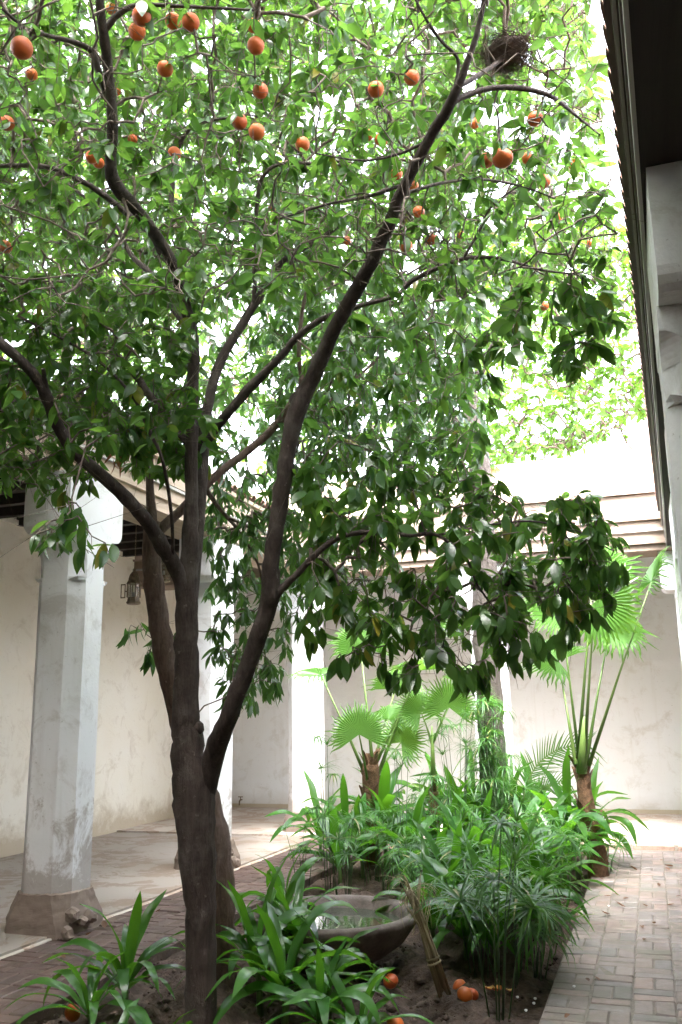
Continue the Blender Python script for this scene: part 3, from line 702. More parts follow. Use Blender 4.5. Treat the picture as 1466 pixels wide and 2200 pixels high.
T1.limb([(545, 660, 4.9, 12), (550, 560, 4.85, 11), (552, 450, 4.8, 11), (565, 380, 4.75, 10), (615, 350, 4.7, 9), (733, 355, 4.65, 8), (850, 330, 4.6, 5)], Bk, 'branch', 7)
T1.limb([(228, 200, 3.66, 16), (212, 150, 3.62, 16), (195, 108, 3.58, 15), (150, 88, 3.52, 12), (100, 76, 3.46, 10), (55, 62, 3.4, 9), (5, 18, 3.35, 8)], Bk, 'branch', 8)
T1.limb([(228, 62, 3.52, 16), (262, 25, 3.5, 15), (310, 10, 3.48, 12), (400, 14, 3.45, 9), (550, 22, 3.4, 6)], Bk, 'branch', 7)
T1.limb([(345, 545, 4.1, 14), (320, 500, 4.1, 14), (250, 440, 4.1, 15), (195, 400, 4.05, 14), (115, 362, 4.0, 13), (40, 355, 3.95, 11), (-40, 360, 3.9, 9)], Bk, 'branch', 8)
T1.limb([(392, 690, 4.4, 16), (350, 635, 4.45, 17), (325, 590, 4.5, 15), (280, 545, 4.55, 13), (240, 470, 4.6, 10), (150, 400, 4.65, 7)], Bk, 'branch', 7)
T1.limb([(365, 500, 4.4, 12), (370, 400, 4.4, 14), (375, 340, 4.4, 13), (405, 280, 4.35, 10), (450, 260, 4.3, 7), (520, 250, 4.25, 5)], Bk, 'branch', 7)
T1.limb([(860, 420, 3.56, 10), (940, 395, 3.7, 8), (1030, 385, 3.95, 7), (1120, 400, 4.0, 5), (1200, 430, 4.0, 3)], Bk, 'branch', 6)
T1.limb([(870, 395, 3.53, 10), (800, 420, 3.8, 9), (700, 440, 4.1, 7), (600, 470, 4.2, 5)], Bk, 'branch', 6)
T1.limb([(925, 300, 3.43, 9), (860, 330, 3.5, 8), (780, 345, 3.5, 6), (680, 330, 3.5, 4)], Bk, 'branch', 6)
T1.limb([(998, 552, 4.25, 8), (1033, 490, 4.2, 8), (1060, 440, 4.15, 6), (1130, 390, 4.05, 4)], Bk, 'branch', 6)
# cut stubs and knots on the trunk
for (x, y, D, w) in ((420, 1562, 4.17, 34), (386, 1652, 4.15, 24), (580, 1272, 3.99, 36), (644, 860, 3.97, 38)):
    p = W(x, y, D); r = w * D / FPX / 2; m = MB().lathe([(r * .5, -r * .9), (r, -r * .4), (r * 1.05, r * .25), (r * .8, r * .7), (r * .35, r * .85)], 9).mesh('knot', True); subdiv_noise(m, 1, r * .12, 30)
    o = link('knot', m, Bk); o.location = p; o.scale = (1, 1, 1.25); o.rotation_euler = (random.uniform(.5, 1.2), 0, random.random() * 6); under(o, T1.root)

A_top = [(-80, -80), (1290, -80), (1300, 150), (1325, 420), (1345, 620), (1050, 640), (640, 640), (300, 660), (-80, 660)]
A_left = [(-80, 600), (420, 640), (425, 930), (330, 900), (240, 830), (170, 900), (100, 1050), (-80, 1010)]
A_spray = [(70, 1070), (150, 1050), (290, 1090), (280, 1210), (190, 1190), (100, 1200)]
A_drape = [(660, 640), (1010, 640), (1050, 760), (1075, 880), (1010, 985), (1100, 1050), (1290, 1060), (1330, 1170), (1300, 1270), (1200, 1350), (1060, 1400), (960, 1410), (860, 1400), (740, 1370), (670, 1310), (640, 1180), (650, 950)]
A_low = [(640, 1000), (1000, 1010), (1300, 1080), (1330, 1200), (1250, 1300), (1080, 1390), (960, 1410), (850, 1400), (720, 1350), (650, 1200)]
A_right = [(1050, 600), (1335, 620), (1320, 720), (1240, 790), (1130, 800), (1060, 760)]
FRUIT = [(47, 103, 27, 2.6), (305, 35, 24, 3.2), (295, 68, 21, 3.4), (372, 45, 20, 3.5), (410, 48, 22, 3.4), (550, 98, 21, 3.3), (545, 55, 17, 3.6), (355, 148, 20, 3.4), (560, 195, 19, 3.6), (515, 262, 19, 3.7),
         (552, 283, 20, 3.5), (650, 310, 18, 3.8), (808, 192, 20, 3.5), (885, 167, 19, 3.6), (1150, 255, 19, 3.5), (1145, 262, 16, 3.8), (250, 195, 12, 4.4), (198, 338, 16, 4.1), (212, 350, 14, 4.3), (105, 372, 14, 4.2), (92, 408, 14, 4.2), (15, 265, 19, 3.6), (68, 160, 15, 4.0),
         (12, 530, 17, 3.9), (790, 290, 15, 4.2), (820, 300, 17, 4.2), (852, 374, 15, 4.2), (885, 400, 17, 4.0), (1080, 340, 26, 3.4), (1045, 345, 18, 3.8), (1135, 340, 15, 4.2), (1170, 390, 17, 4.1), (1235, 355, 14, 4.4), (860, 505, 14, 4.4), (872, 528, 16, 4.3),
         (926, 513, 16, 4.2), (745, 517, 11, 5.2), (990, 505, 10, 5.4), (900, 455, 15, 4.4), (1200, 467, 11, 5.3), (1270, 523, 11, 5.3), (415, 413, 11, 5.2), (375, 330, 17, 4.3), (500, 468, 10, 5.4), (585, 447, 9, 5.6), (1170, 658, 11, 5.0), (1020, 265, 13, 4.6), (240, 18, 14, 4.2), (285, 300, 12, 4.6)]
A_over = [(-700, -900), (1250, -900), (1285, -80), (-500, -80)]
A_side = [(-700, -300), (-60, -300), (-60, 760), (-400, 760)]
T1.sprout(sample_poly(A_top, 620, 3.0, 5.2), (0, 2), (.06, .09), 0.2, 1.0, bare=0.75)
T1.sprout(sample_poly(A_top, 620, 3.55, 4.9), (5, 8), (.065, .10), 0.45)
T1.sprout(sample_poly(A_top, 1150, 4.6, 6.6), (6, 9), (.08, .115), 0.45)
T1.sprout(sample_poly(A_over, 620, 2.4, 5.6), (6, 9), (.10, .14), 0.4)
T1.sprout(sample_poly(A_side, 260, 3.6, 6.0), (6, 9), (.09, .13), 0.4)
T1.sprout(sample_poly(A_left, 400, 3.8, 5.6), (5, 8), (.07, .105), 0.6)
T1.sprout(sample_poly([(-60, 820), (260, 860), (330, 930), (250, 1010), (150, 1060), (-60, 1060)], 85, 3.7, 5.0), (4, 7), (.075, .11), 0.8)
T1.sprout(sample_poly([(120, 800), (410, 840), (400, 1000), (290, 1010), (230, 960), (150, 930)], 70, 4.1, 5.2), (5, 8), (.07, .105), 0.7)
T1.sprout(sample_poly([(200, 860), (470, 880), (440, 1010), (330, 1020), (260, 980)], 65, 4.5, 5.4), (5, 8), (.08, .115), 0.8)
T1.sprout(sample_poly(A_spray, 10, 3.2, 3.6), (4, 6), (.085, .115), 0.9)
T1.sprout(sample_poly(A_drape, 270, 3.9, 5.6), (6, 9), (.075, .115), 0.8)
T1.sprout(sample_poly(A_low, 140, 3.7, 4.6), (6, 9), (.085, .12), 0.95, 0.7)
T1.sprout([W(x + random.gauss(0, 14), y + random.gauss(0, 12), random.uniform(3.75, 4.4)) for (x, y) in ((740, 1395), (770, 1410), (845, 1430), (865, 1450), (880, 1420), (905, 1400), (985, 1440), (1000, 1455), (1020, 1430), (1060, 1400), (1090, 1405), (1130, 1370), (1160, 1385), (1200, 1350), (1230, 1350), (1290, 1290), (690, 1370), (655, 1330), (930, 1400), (1250, 1310), (1320, 1230)) for _ in range(2)], (5, 8), (.085, .12), 1.3, 0.5)
T1.sprout(sample_poly(A_right, 40, 3.7, 4.4), (5, 8), (.085, .12), 0.7)
T1.sprout(sample_box(-5.0, -0.1, 0.9, 4.2, 4.5, 6.2, 480), (7, 10), (.10, .14), 0.4)
for (fx, fy, fr, fD) in FRUIT: T1.sprout([W(fx + random.uniform(-8, 8), fy - fr - 4, fD - random.uniform(.0, .06))], (2, 5), (.06, .095), 0.7)
T1.twigs(M['twig'], 0.0017, spikes=9000, rk=0.00055, cap=0.008)
T1.leaves(M['leaf'], LEAF_V, 300)

def orange_mesh(name='orange', n=20, rings=14):
    m = MB(); prof = []
    for i in range(rings + 1):
        a = math.pi * i / rings; r = math.sin(a); z = -math.cos(a) * 0.94
        if a > 2.6: z -= 0.10 * (a - 2.6) ** 1.2
        prof.append((max(r, 0.015), z))
    m.lathe(prof, n); me = m.mesh(name, True); me.materials.append(M['orange']); return me
ORANGE = orange_mesh()
def calyx_mesh():
    m = MB()
    for k in range(5):
        a = k * 2 * math.pi / 5; m.add([(0, 0, .90), (.22 * math.cos(a - .4), .22 * math.sin(a - .4), .93), (.34 * math.cos(a), .34 * math.sin(a), .93), (.22 * math.cos(a + .4), .22 * math.sin(a + .4), .93)], [(0, 1, 2, 3)])
    m.tube([(0, 0, .88), (.02, 0, 1.15), (.05, .03, 1.5)], [.06, .05, .045], 5)
    me = m.mesh('calyx'); me.materials.append(M['calyx']); return me
CALYX = calyx_mesh()
for (x, y, r, D) in FRUIT:
    p = W(x, y, D); R = r * .88 * D / FPX
    o = link('orange', ORANGE); o.location = p; o.scale = (R, R, R * random.uniform(.94, 1.1)); o.rotation_euler = (random.gauss(0, .2), random.gauss(0, .2), random.random() * 6); under(o, T1.root)
    c = link('calyx', CALYX, None, o)
    # fruit stalk
    q = Vector(min(T1.nodes, key=lambda a: (a[0] - p.x) ** 2 + (a[1] - p.y) ** 2 + (a[2] - p.z - R * 1.6) ** 2))
    top = p + Vector((0, 0, R * 1.1)); mid = (top + q) / 2 + Vector((0, 0, 0.03))
    under(MB().tube([top, mid, q], [.0022, .0022, .0026], 5).build('fruit_stalk', M['twig']), T1.root)

# --- second tree, just behind
t2b = G(480, 2105); d2 = depth(t2b)
T2 = Tree('orange_tree', t2b, 'reddish-brown trunked tree leaning behind the front orange tree trunk')
T2.limb([(482, 2150, d2, 70), (481, 2080, d2 + .02, 56), (479, 1960, d2 + .05, 56), (470, 1850, d2 + .1, 62), (448, 1740, d2 + .15, 62), (415, 1630, d2 + .18, 56), (385, 1530, d2 + .2, 52), (358, 1420, d2 + .22, 50), (337, 1300, d2 + .25, 46), (326, 1200, d2 + .28, 40), (328, 1120, d2 + .3, 36)], M['bark2'], 'trunk', 14, 3)
T2.limb([(330, 1150, d2 + .3, 30), (380, 1105, d2 + .35, 24), (440, 1045, d2 + .4, 22), (478, 1010, d2 + .45, 21), (550, 955, d2 + .5, 20), (600, 905, d2 + .5, 20), (632, 858, d2 + .5, 20), (648, 820, d2 + .5, 14), (642, 750, d2 + .5, 11), (655, 640, d2 + .5, 9), (690, 520, d2 + .45, 7)], M['bark2'], 'branch', 9)
T2.limb([(328, 1130, d2 + .3, 30), (322, 1020, d2 + .4, 18), (330, 900, d2 + .5, 14), (335, 760, d2 + .6, 11), (310, 600, d2 + .6, 9), (290, 450, d2 + .6, 6)], M['bark2'], 'branch', 8)
T2.limb([(440, 1045, d2 + .4, 14), (470, 1090, d2 + .8, 11), (520, 1150, d2 + 1.2, 8), (560, 1230, d2 + 1.5, 6), (570, 1350, d2 + 1.6, 4)], M['bark2'], 'branch', 6)
T2.limb([(600, 905, d2 + .5, 12), (680, 880, d2 + .8, 9), (780, 800, d2 + 1.0, 7), (880, 700, d2 + 1.1, 5)], M['bark2'], 'branch', 6)
B_mid = [(440, 1000), (640, 1000), (650, 1330), (610, 1470), (545, 1560), (480, 1540), (445, 1300)]
B_left = [(270, 1340), (370, 1330), (370, 1400), (290, 1415)]
B_back = [(-80, -80), (1000, -80), (1040, 500), (1040, 960), (640, 1000), (420, 1000), (420, 620), (-80, 620)]
T2.sprout(sample_poly(B_mid, 200, 5.5, 6.8), (5, 8), (.085, .125), 1.0, 0.6)
T2.sprout(sample_poly(B_left, 8, 5.6, 6.0), (4, 7), (.11, .15), 1.1, 0.5)
T2.sprout(sample_poly(B_back, 1300, 5.4, 8.0), (6, 9), (.095, .135), 0.6)
T2.sprout(sample_poly([(560, 640), (1040, 640), (1040, 1000), (640, 1300), (560, 1000)], 470, 5.4, 7.6), (5, 8), (.095, .135), 0.8)
T2.sprout(sample_box(-5.6, -2.0, 4.0, 9.0, 4.4, 6.6, 620), (7, 10), (.09, .13), 0.4)
T2.twigs(M['twig'], 0.0014, spikes=1800, rk=0.0006, cap=0.009)
T2.leaves(M['leaf2'], NARROW_V, 200)
# a withered reddish spray caught by the gallery eave
wp = np.array([W(random.gauss(255, 9), random.uniform(880, 990), random.uniform(4.9, 5.05)) for _ in range(60)]); wd_ = RNG.normal(0, .45, (60, 3)) + np.array([0, 0, -1.0])
wV = np.einsum('nij,kj->nki', leaf_frames(wp, wd_, 1.5), NARROW_V * np.array([1, .7, 2.5])) * RNG.uniform(.05, .10, (60, 1, 1)) + wp[:, None]
tag(under(link('withered_leaves', fastmesh('withered_leaves', wV.reshape(-1, 3), (NARROW_F[None] + (np.arange(60) * len(NARROW_V))[:, None, None]).reshape(-1, 4), np.repeat(RNG.random(60), len(NARROW_V))), M['withered']), T2.root), kind='stuff')
under(MB().tube([W(255, 850, 4.95), W(258, 920, 4.97), W(250, 985, 4.98)], [.004, .003, .002], 5).build('dead_twig', M['twig']), T2.root)

# --- grey trunk at the back of the bed
t3b = G(1066, 1845); d3 = depth(t3b)
T3 = Tree('tree', t3b, 'tree with straight grey-brown trunk rising from the back of the bed among papyrus')
T3.limb([(1070, 1880, d3, 72), (1066, 1800, d3, 62), (1060, 1650, d3 + .05, 60), (1052, 1500, d3 + .1, 58), (1044, 1300, d3 + .2, 56), (1038, 1150, d3 + .25, 54), (1030, 1000, d3 + .3, 48), (1010, 850, d3 + .3, 36), (980, 700, d3 + .2, 24)], M['bark3'], 'trunk', 16, 3)
T3.limb([(1030, 1000, d3 + .3, 30), (960, 880, d3, 22), (880, 760, d3 - .2, 16), (800, 600, d3 - .4, 10)], M['bark3'], 'branch', 8)
T3.limb([(1010, 850, d3 + .3, 24), (1080, 700, d3 - .1, 16), (1150, 560, d3 - .4, 10), (1220, 430, d3 - .6, 7)], M['bark3'], 'branch', 8)
C_a = [(640, 350), (1180, 250), (1230, 560), (1100, 640), (1050, 780), (1040, 1000), (900, 1100), (760, 1100), (650, 900)]
T3.sprout(sample_poly(C_a, 110, d3 - 2.3, d3 + 0.6), (6, 9), (.10, .14), 0.6)
T3.twigs(M['twig'], 0.002, spikes=200, rk=0.0012)
T3.leaves(M['leaf3'], LEAF_SIMPLE_V)

# --- trees beyond the roofs
def far_tree(label, base, regions, size):
    T = Tree('tree', base, label, 'trees beyond the roofs')
    D = depth(Vector(base))
    b = Vector(base); pts = []
    m = MB().tube([b, b + Vector((.1, 0, 2)), b + Vector((0, .1, 3.8)), b + Vector((.3, 0, 5.5))], [.2, .17, .14, .05], 9).build('trunk', M['bark2'], None, True); under(m, T.root)
    for k in range(24): T.nodes.append(np.array(b + Vector((0, 0, 2.6 + 0.13 * k)))); T.par.append(-2); T.cnt.append(0)
    for (poly, n, d0, d1, nl) in regions: T.sprout(sample_poly(poly, n, d0, d1), nl, size, 0.4)
    T.twigs(M['twig'], 0.003, 3, rk=0.003)
    T.leaves(M['leaf3'], LEAF_SIMPLE_V)
far_tree('sunlit pale green tree leaning over the pink wall beyond the far eave', (0.6, 16.5, 0), [([(1020, 500), (1420, 450), (1420, 880), (1240, 970), (1130, 1010), (1030, 1010)], 800, 14.0, 17.5, (7, 11))], (.13, .19))
far_tree('dense tree behind the eave of the cream gallery', (-8.2, 9.5, 0), [([(-80, 250), (420, 300), (420, 900), (300, 850), (130, 790), (-80, 760)], 330, 9.2, 11.5, (6, 9))], (.11, .16))
far_tree('tall tree beyond the corner pillar, closing the gap between the crowns', (-5.5, 15.5, 0), [([(330, 150), (1000, 100), (1050, 900), (640, 1020), (400, 1000)], 380, 13.0, 16.0, (7, 10))], (.14, .20))

# ------------------------------------------------------------------ strap-leaved plants
def strap_leaf(L, wd, elev, bend, fold=0.35, n=11, twist=0.0, tipdroop=0.0):
    """leaf leaving the origin towards +X at elevation elev, bending down by bend radians along its length"""
    m = MB(); x = z = 0.0; rows = []
    for i in range(n + 1):
        t = i / n; a = elev - bend * t ** 1.5 - tipdroop * max(0, t - .6) * 2
        if i: x += math.cos(a) * L / n; z += math.sin(a) * L / n
        w = wd / 2 * min(1, (0.42 + 1.5 * t)) * (1 - max(0, (t - .55) / .45) ** 1.9) ** 0.85 + 0.0012
        f = fold * (1 - 0.75 * t); nx, nz = -math.sin(a), math.cos(a)
        tw = twist * t; rip = 0.06 * wd * math.sin(t * 17 + L * 40)
        for s in (-1, -0.5, 0, 0.5, 1):
            yy = s * w; up = abs(s) * w * f + (rip if abs(s) == 1 else 0)
            rows.append((x + nx * up, yy * math.cos(tw), z + nz * up + yy * math.sin(tw)))
    fs = []
    for i in range(n):
        for k in range(4):
            a = i * 5 + k; fs.append((a, a + 1, a + 6, a + 5))
    m.add(rows, fs); me = m.mesh('leaf', True); me.materials.append(M['strap']); return me
STRAPS = [strap_leaf(1.0, random.uniform(.11, .145), random.uniform(.9, 1.25), random.uniform(1.3, 2.5), twist=random.uniform(-.7, .7)) for _ in range(10)]
STRAPS_UP = [strap_leaf(1.0, random.uniform(.11, .14), random.uniform(1.2, 1.45), random.uniform(.5, 1.4), twist=random.uniform(-.5, .5)) for _ in range(6)]
STRAPS_LOW = [strap_leaf(1.0, random.uniform(.11, .14), random.uniform(.5, .85), random.uniform(1.2, 2.2), twist=random.uniform(-.7, .7)) for _ in range(6)]
def strap_plant(base, stem_h, L, n, label, group=None):
    root = empty('strap_leaved_plant', base); tag(root, label, 'plant', group)
    lean = Vector((random.gauss(0, .05), random.gauss(0, .05), 1)).normalized()
    top = lean * stem_h
    MB().tube([(0, 0, -.06), lean * stem_h * .5 + Vector((.008, 0, 0)), top, top + Vector((0, 0, .05))], [.019, .017, .018, .008], 8).build('stem', M['strapstem'], root, True)
    a = random.random() * 6
    for i in range(n):
        t = i / max(1, n - 1); a += 2.4 + random.gauss(0, .25)
        pool = STRAPS_LOW if t < .28 else STRAPS if t < .85 else STRAPS_UP
        o = link('leaf', random.choice(pool), None, root); s = L * random.uniform(.78, 1.1) * (1 - .22 * max(0, t - .7))
        o.scale = (s, s * random.uniform(.85, 1.15), s); o.rotation_euler = (random.gauss(0, .08), random.gauss(0, .1), a)
        o.location = top * (1 - .35 * (1 - t)) + Vector((math.cos(a), math.sin(a), 0)) * .012
    return root
SP = [(196, 2195, .10, .48, 9, 'low strap-leaved plant beside the fallen orange at the pavement edge'),
      (264, 2165, .20, .56, 11, 'strap-leaved plant with broad upright leaves before the crumbling pillar foot'),
      (240, 2262, .02, .34, 6, 'short strap-leaved plant low in the bottom corner before the pavement'),
      (338, 2290, .06, .36, 6, 'pale strap-leaved plant just before the foot of the front trunk'),
      (560, 2150, .26, .60, 11, 'arching strap-leaved plant close against the front trunk'),
      (610, 2185, .24, .58, 12, 'large strap-leaved plant in front of the stone basin'),
      (618, 2065, .42, .55, 10, 'tall-stemmed strap-leaved plant beside the basin, topmost of its clump'),
      (690, 2225, .14, .46, 9, 'strap-leaved plant whose leaves arch over the basin rim'),
      (705, 2160, .16, .50, 9, 'strap-leaved plant hiding the near side of the basin'),
      (770, 2235, .08, .44, 8, 'spreading strap-leaved plant at the bottom edge below the basin'),
      (640, 2110, .34, .56, 10, 'strap-leaved plant standing in the middle of the clump by the basin')]
for x, y, h, L, n, lab in SP:
    p = G(x, y); strap_plant((p.x, p.y, -.04), h * .85, L * .93, n + 4, lab, 'strap-leaved plants in the bed')
SB = [(690, 1850, .25, .62, 'at the back edge of the bed by the corner pillar'), (960, 1880, .30, .66, 'behind the basin among papyrus stalks'), (905, 1845, .25, .60, 'at the foot of the small fan palm'),
      (1005, 1860, .3, .70, 'with tall upright leaves beside the grey trunk'), (1120, 1900, .25, .62, 'just in front of the grey trunk'), (1175, 1875, .3, .66, 'between the grey trunk and the leaning palm'),
      (1225, 1865, .35, .70, 'crowding the leaning palm at the path edge'), (1085, 1985, .2, .55, 'in the middle of the papyrus thicket'), (985, 2000, .2, .52, 'beside the reed bundle'), (1150, 1990, .2, .5, 'near the path edge under papyrus'),
      (850, 1880, .25, .6, 'behind the far rim of the basin'), (1040, 1920, .25, .62, 'with glossy broad leaves in front of the grey trunk'), (780, 1880, .2, .55, 'at the foot of the fan palm with brown fibre'),
      (940, 1940, .2, .5, 'at the corner of the basin rim'), (1195, 1920, .22, .55, 'above the orange on the path edge'), (730, 1900, .2, .5, 'among the papyrus left of the fan palm'),
      (830, 1860, .35, .66, 'between the fibrous fan palm and the slim one'), (880, 1905, .25, .55, 'just beyond the basin, half under papyrus'), (1010, 1950, .25, .58, 'left of the middle of the papyrus thicket'),
      (1065, 1945, .25, .6, 'under the grey trunk, behind the bowing papyrus'), (1130, 1950, .25, .56, 'two steps from the path under papyrus heads'), (1215, 1895, .3, .62, 'against the path edge before the leaning palm'),
      (960, 1835, .4, .7, 'tallest of those behind the slim palm'), (1150, 1850, .4, .72, 'tall at the back beside the feather palm'), (1110, 1855, .4, .7, 'tall at the back just right of the grey trunk'), (1030, 1845, .4, .7, 'tall at the back just left of the grey trunk'), (1265, 1855, .3, .6, 'behind the leaning palm at the end of the bed'), (750, 1860, .3, .6, 'before the corner pillar at the back of the bed')]
SB += [(1000, 2055, .15, .5, 'next to the foot of the reed bundle'), (1065, 2075, .15, .5, 'behind the bare dark papyrus stalks'), (1115, 2035, .2, .52, 'near the bend of the path edge'), (930, 2030, .15, .45, 'between basin and reed bundle')]
for x, y, h, L, lab in SB:
    p = G(x, y); strap_plant((p.x, p.y, -.04), h * 1.25, L * 1.18, random.randint(13, 17), 'strap-leaved plant ' + lab, 'strap-leaved plants in the bed')

# ------------------------------------------------------------------ papyrus (umbrella sedge)
def blade(m, L, wd, az, el, droop, n=5, a=None):
    x = z = 0.0; V = []
    for i in range(n + 1):
        t = i / n; e = el - droop * t ** 1.3
        if i: x += math.cos(e) * L / n; z += math.sin(e) * L / n
        w = wd / 2 * (1 - t ** 2.2) + .0004; c, s = math.cos(az), math.sin(az)
        V += [(x * c - w * s, x * s + w * c, z + w * .4), (x * c, x * s, z), (x * c + w * s, x * s - w * c, z + w * .4)]
    fs = []
    for i in range(n):
        k = i * 3; fs += [(k, k + 3, k + 4, k + 1), (k + 1, k + 4, k + 5, k + 2)]
    m.add(V, fs, random.random() if a is None else a)
def umbel(n, L, wd, el, dr):
    m = MB()
    for i in range(n): blade(m, L * random.uniform(.7, 1.1), wd, i * 2 * math.pi / n + random.gauss(0, .15), el + random.gauss(0, .2), dr + random.gauss(0, .3))
    me = m.mesh('umbel', True); me.materials.append(M['papyrus']); return me
UMB = [umbel(random.randint(14, 20), .20, .0115, random.uniform(.2, .55), random.uniform(1.0, 1.9)) for _ in range(6)] + [umbel(13, .15, .008, .9, .8) for _ in range(2)]
def papyrus(base, n, hmin, hmax, spread, label, scale=1.0, lean=None, lab_group='papyrus clumps in the bed'):
    root = empty('papyrus', base); tag(root, label, 'papyrus', lab_group)
    for i in range(n):
        h = random.uniform(hmin, hmax); a = random.random() * 6.28; r = random.random() * .07
        b = Vector((r * math.cos(a), r * math.sin(a), -.05)); s = spread * random.uniform(.3, 1.1) * h
        d = Vector((math.cos(a) * s, math.sin(a) * s, 0)) + (Vector(lean) * h if lean else Vector((0, 0, 0)))
        top = b + d + Vector((0, 0, h)); mid = b + d * .35 + Vector((0, 0, h * .55))
        st = MB().tube([b, mid, top], [.0042, .0036, .0026], 5).build('stalk', M['papstalk'], root, True)
        o = link('umbel', random.choice(UMB), None, st); o.location = top; t = (top - mid).normalized()
        o.rotation_euler = (t.to_track_quat('Z', 'Y') @ Matrix.Rotation(random.random() * 6, 3, 'Z').to_quaternion()).to_euler(); k = scale * random.uniform(.8, 1.2); o.scale = (k, k, k)
    return root
PP = [(712, 1905, 4, .95, 1.30, .06, 1.0, 'two tall thin papyrus stalks standing clear in front of the corner pillar'),
      (868, 1900, 4, .95, 1.25, .08, 1.0, 'tall papyrus between the fan palms, nodding heads against the end wall'),
      (745, 1930, 12, .35, .85, .25, 1.05, 'bushy papyrus at the far rim of the basin'),
      (800, 1890, 10, .4, .8, .25, 1.0, 'papyrus hiding the foot of the fibrous fan palm'),
      (880, 1925, 11, .3, .6, .35, 1.0, 'yellowing papyrus at the basin edge by the straw'),
      (990, 1880, 10, .9, 1.5, .12, 1.1, 'tall dense papyrus leaning on the grey trunk'),
      (1075, 1890, 12, .7, 1.55, .10, 1.1, 'papyrus climbing in front of the grey trunk'),
      (1105, 1880, 9, .6, 1.1, .2, 1.0, 'papyrus on the path side of the grey trunk'),
      (960, 1985, 12, .3, .7, .35, 1.05, 'papyrus arching over the reed bundle'),
      (1040, 2010, 13, .3, .75, .35, 1.1, 'thick papyrus in the middle of the bed'),
      (1110, 2050, 13, .3, .7, .4, 1.15, 'papyrus drooping over the brick path edge'),
      (1165, 1985, 12, .3, .7, .35, 1.1, 'papyrus beside the path near the fallen orange'),
      (1200, 1930, 11, .3, .65, .35, 1.0, 'papyrus at the path edge before the leaning palm'),
      (1150, 2090, 8, .25, .5, .5, 1.25, 'low papyrus with large dark heads bowing onto the bricks'),
      (1066, 2172, 6, .45, .95, .36, 1.15, 'papyrus of bare dark stalks rising from the soil by the orange peel'),
      (1300, 1872, 10, .15, .35, .5, .9, 'small papyrus tuft at the foot of the leaning palm'),
      (1240, 1895, 9, .3, .7, .3, .9, 'papyrus around the base of the leaning palm'),
      (905, 1960, 10, .3, .65, .3, 1.0, 'papyrus at the right shoulder of the basin'),
      (1010, 1930, 12, .4, .9, .25, 1.05, 'papyrus in front of the slim fan palm'),
      (1130, 1930, 12, .4, .85, .3, 1.05, 'papyrus between grey trunk and path'),
      (930, 1880, 10, .5, 1.0, .2, 1.0, 'papyrus around the foot of the slim fan palm'),
      (1080, 1960, 12, .4, .8, .3, 1.1, 'papyrus just before the foot of the grey trunk'),
      (830, 1915, 10, .35, .75, .3, 1.0, 'papyrus directly behind the basin water'),
      (1045, 1880, 10, .9, 1.6, .07, 1.15, 'tallest papyrus, its heads clinging to the grey trunk'),
      (1030, 2075, 9, .3, .6, .4, 1.1, 'papyrus above the pair of fallen oranges'),
      (1095, 2100, 8, .3, .6, .45, 1.15, 'papyrus at the corner of bed and path'),
      (1058, 1868, 16, .8, 1.75, .05, 1.1, 'papyrus wrapped closest around the grey trunk'),
      (1085, 1872, 12, .5, 1.35, .08, 1.05, 'papyrus on the near side of the grey trunk foot'),
      (650, 1900, 6, .3, .6, .3, .9, 'papyrus at the pavement side behind the strap leaves')]
for x, y, n, h0, h1, sp, sc, lab in PP:
    p = G(x, y); papyrus((p.x, p.y, 0), n if h1 > .94 else max(5, int(n * .75)), h0, h1 if h1 > .94 else h1 * .88, sp, lab, sc * (1.3 if y > 1980 else 1.0))

# ------------------------------------------------------------------ palms
def fan_blade(R, segs=34, span=R_(250), cup=0.25, tip=0.5):
    m = MB(); V = [(0, 0, 0)]; fs = []
    r1 = R * .58
    for i in range(segs + 1):
        a = -span / 2 + span * i / segs
        rr = r1 * (1 + .02 * math.sin(i * 9)); V.append((rr * math.cos(a), rr * math.sin(a), cup * rr * (1 - math.cos(a) * .3) * .5 + .010 * R))
    nr = len(V)
    for i in range(segs):
        a = -span / 2 + span * (i + .5) / segs; V.append((r1 * .98 * math.cos(a), r1 * .98 * math.sin(a), cup * r1 * (1 - math.cos(a) * .3) * .5 - .028 * R))
    for i in range(segs):
        fs += [(0, 1 + i, nr + i), (0, nr + i, 2 + i)]
    # free drooping tips
    for i in range(segs):
        a = -span / 2 + span * (i + .5) / segs; base = len(V); Lt = R * random.uniform(.26, .52); z0 = cup * r1 * (1 - math.cos(a) * .3) * .5
        dr = tip * random.uniform(.3, 2.2); k = 4; hw = r1 * span / segs * .5
        for j in range(1, k + 1):
            t = j / k; r = r1 + Lt * t * math.cos(dr * t); z = z0 - Lt * t * math.sin(dr * t) * .8; w = hw * (1 - t) ** .8 + .0008; aa = a + random.gauss(0, .02)
            V += [(r * math.cos(aa) - w * math.sin(aa), r * math.sin(aa) + w * math.cos(aa), z), (r * math.cos(aa), r * math.sin(aa), z - w * .6), (r * math.cos(aa) + w * math.sin(aa), r * math.sin(aa) - w * math.cos(aa), z)]
        # bridge from pleat edge
        fs += [(2 + i, nr + i, base + 1, base), (nr + i, 1 + i, base + 2, base + 1)]
        for j in range(k - 1):
            q = base + j * 3; fs += [(q, q + 1, q + 4, q + 3), (q + 1, q + 2, q + 5, q + 4)]
    m.add(V, fs); me = m.mesh('blade', False); me.materials.append(M['fan']); return me
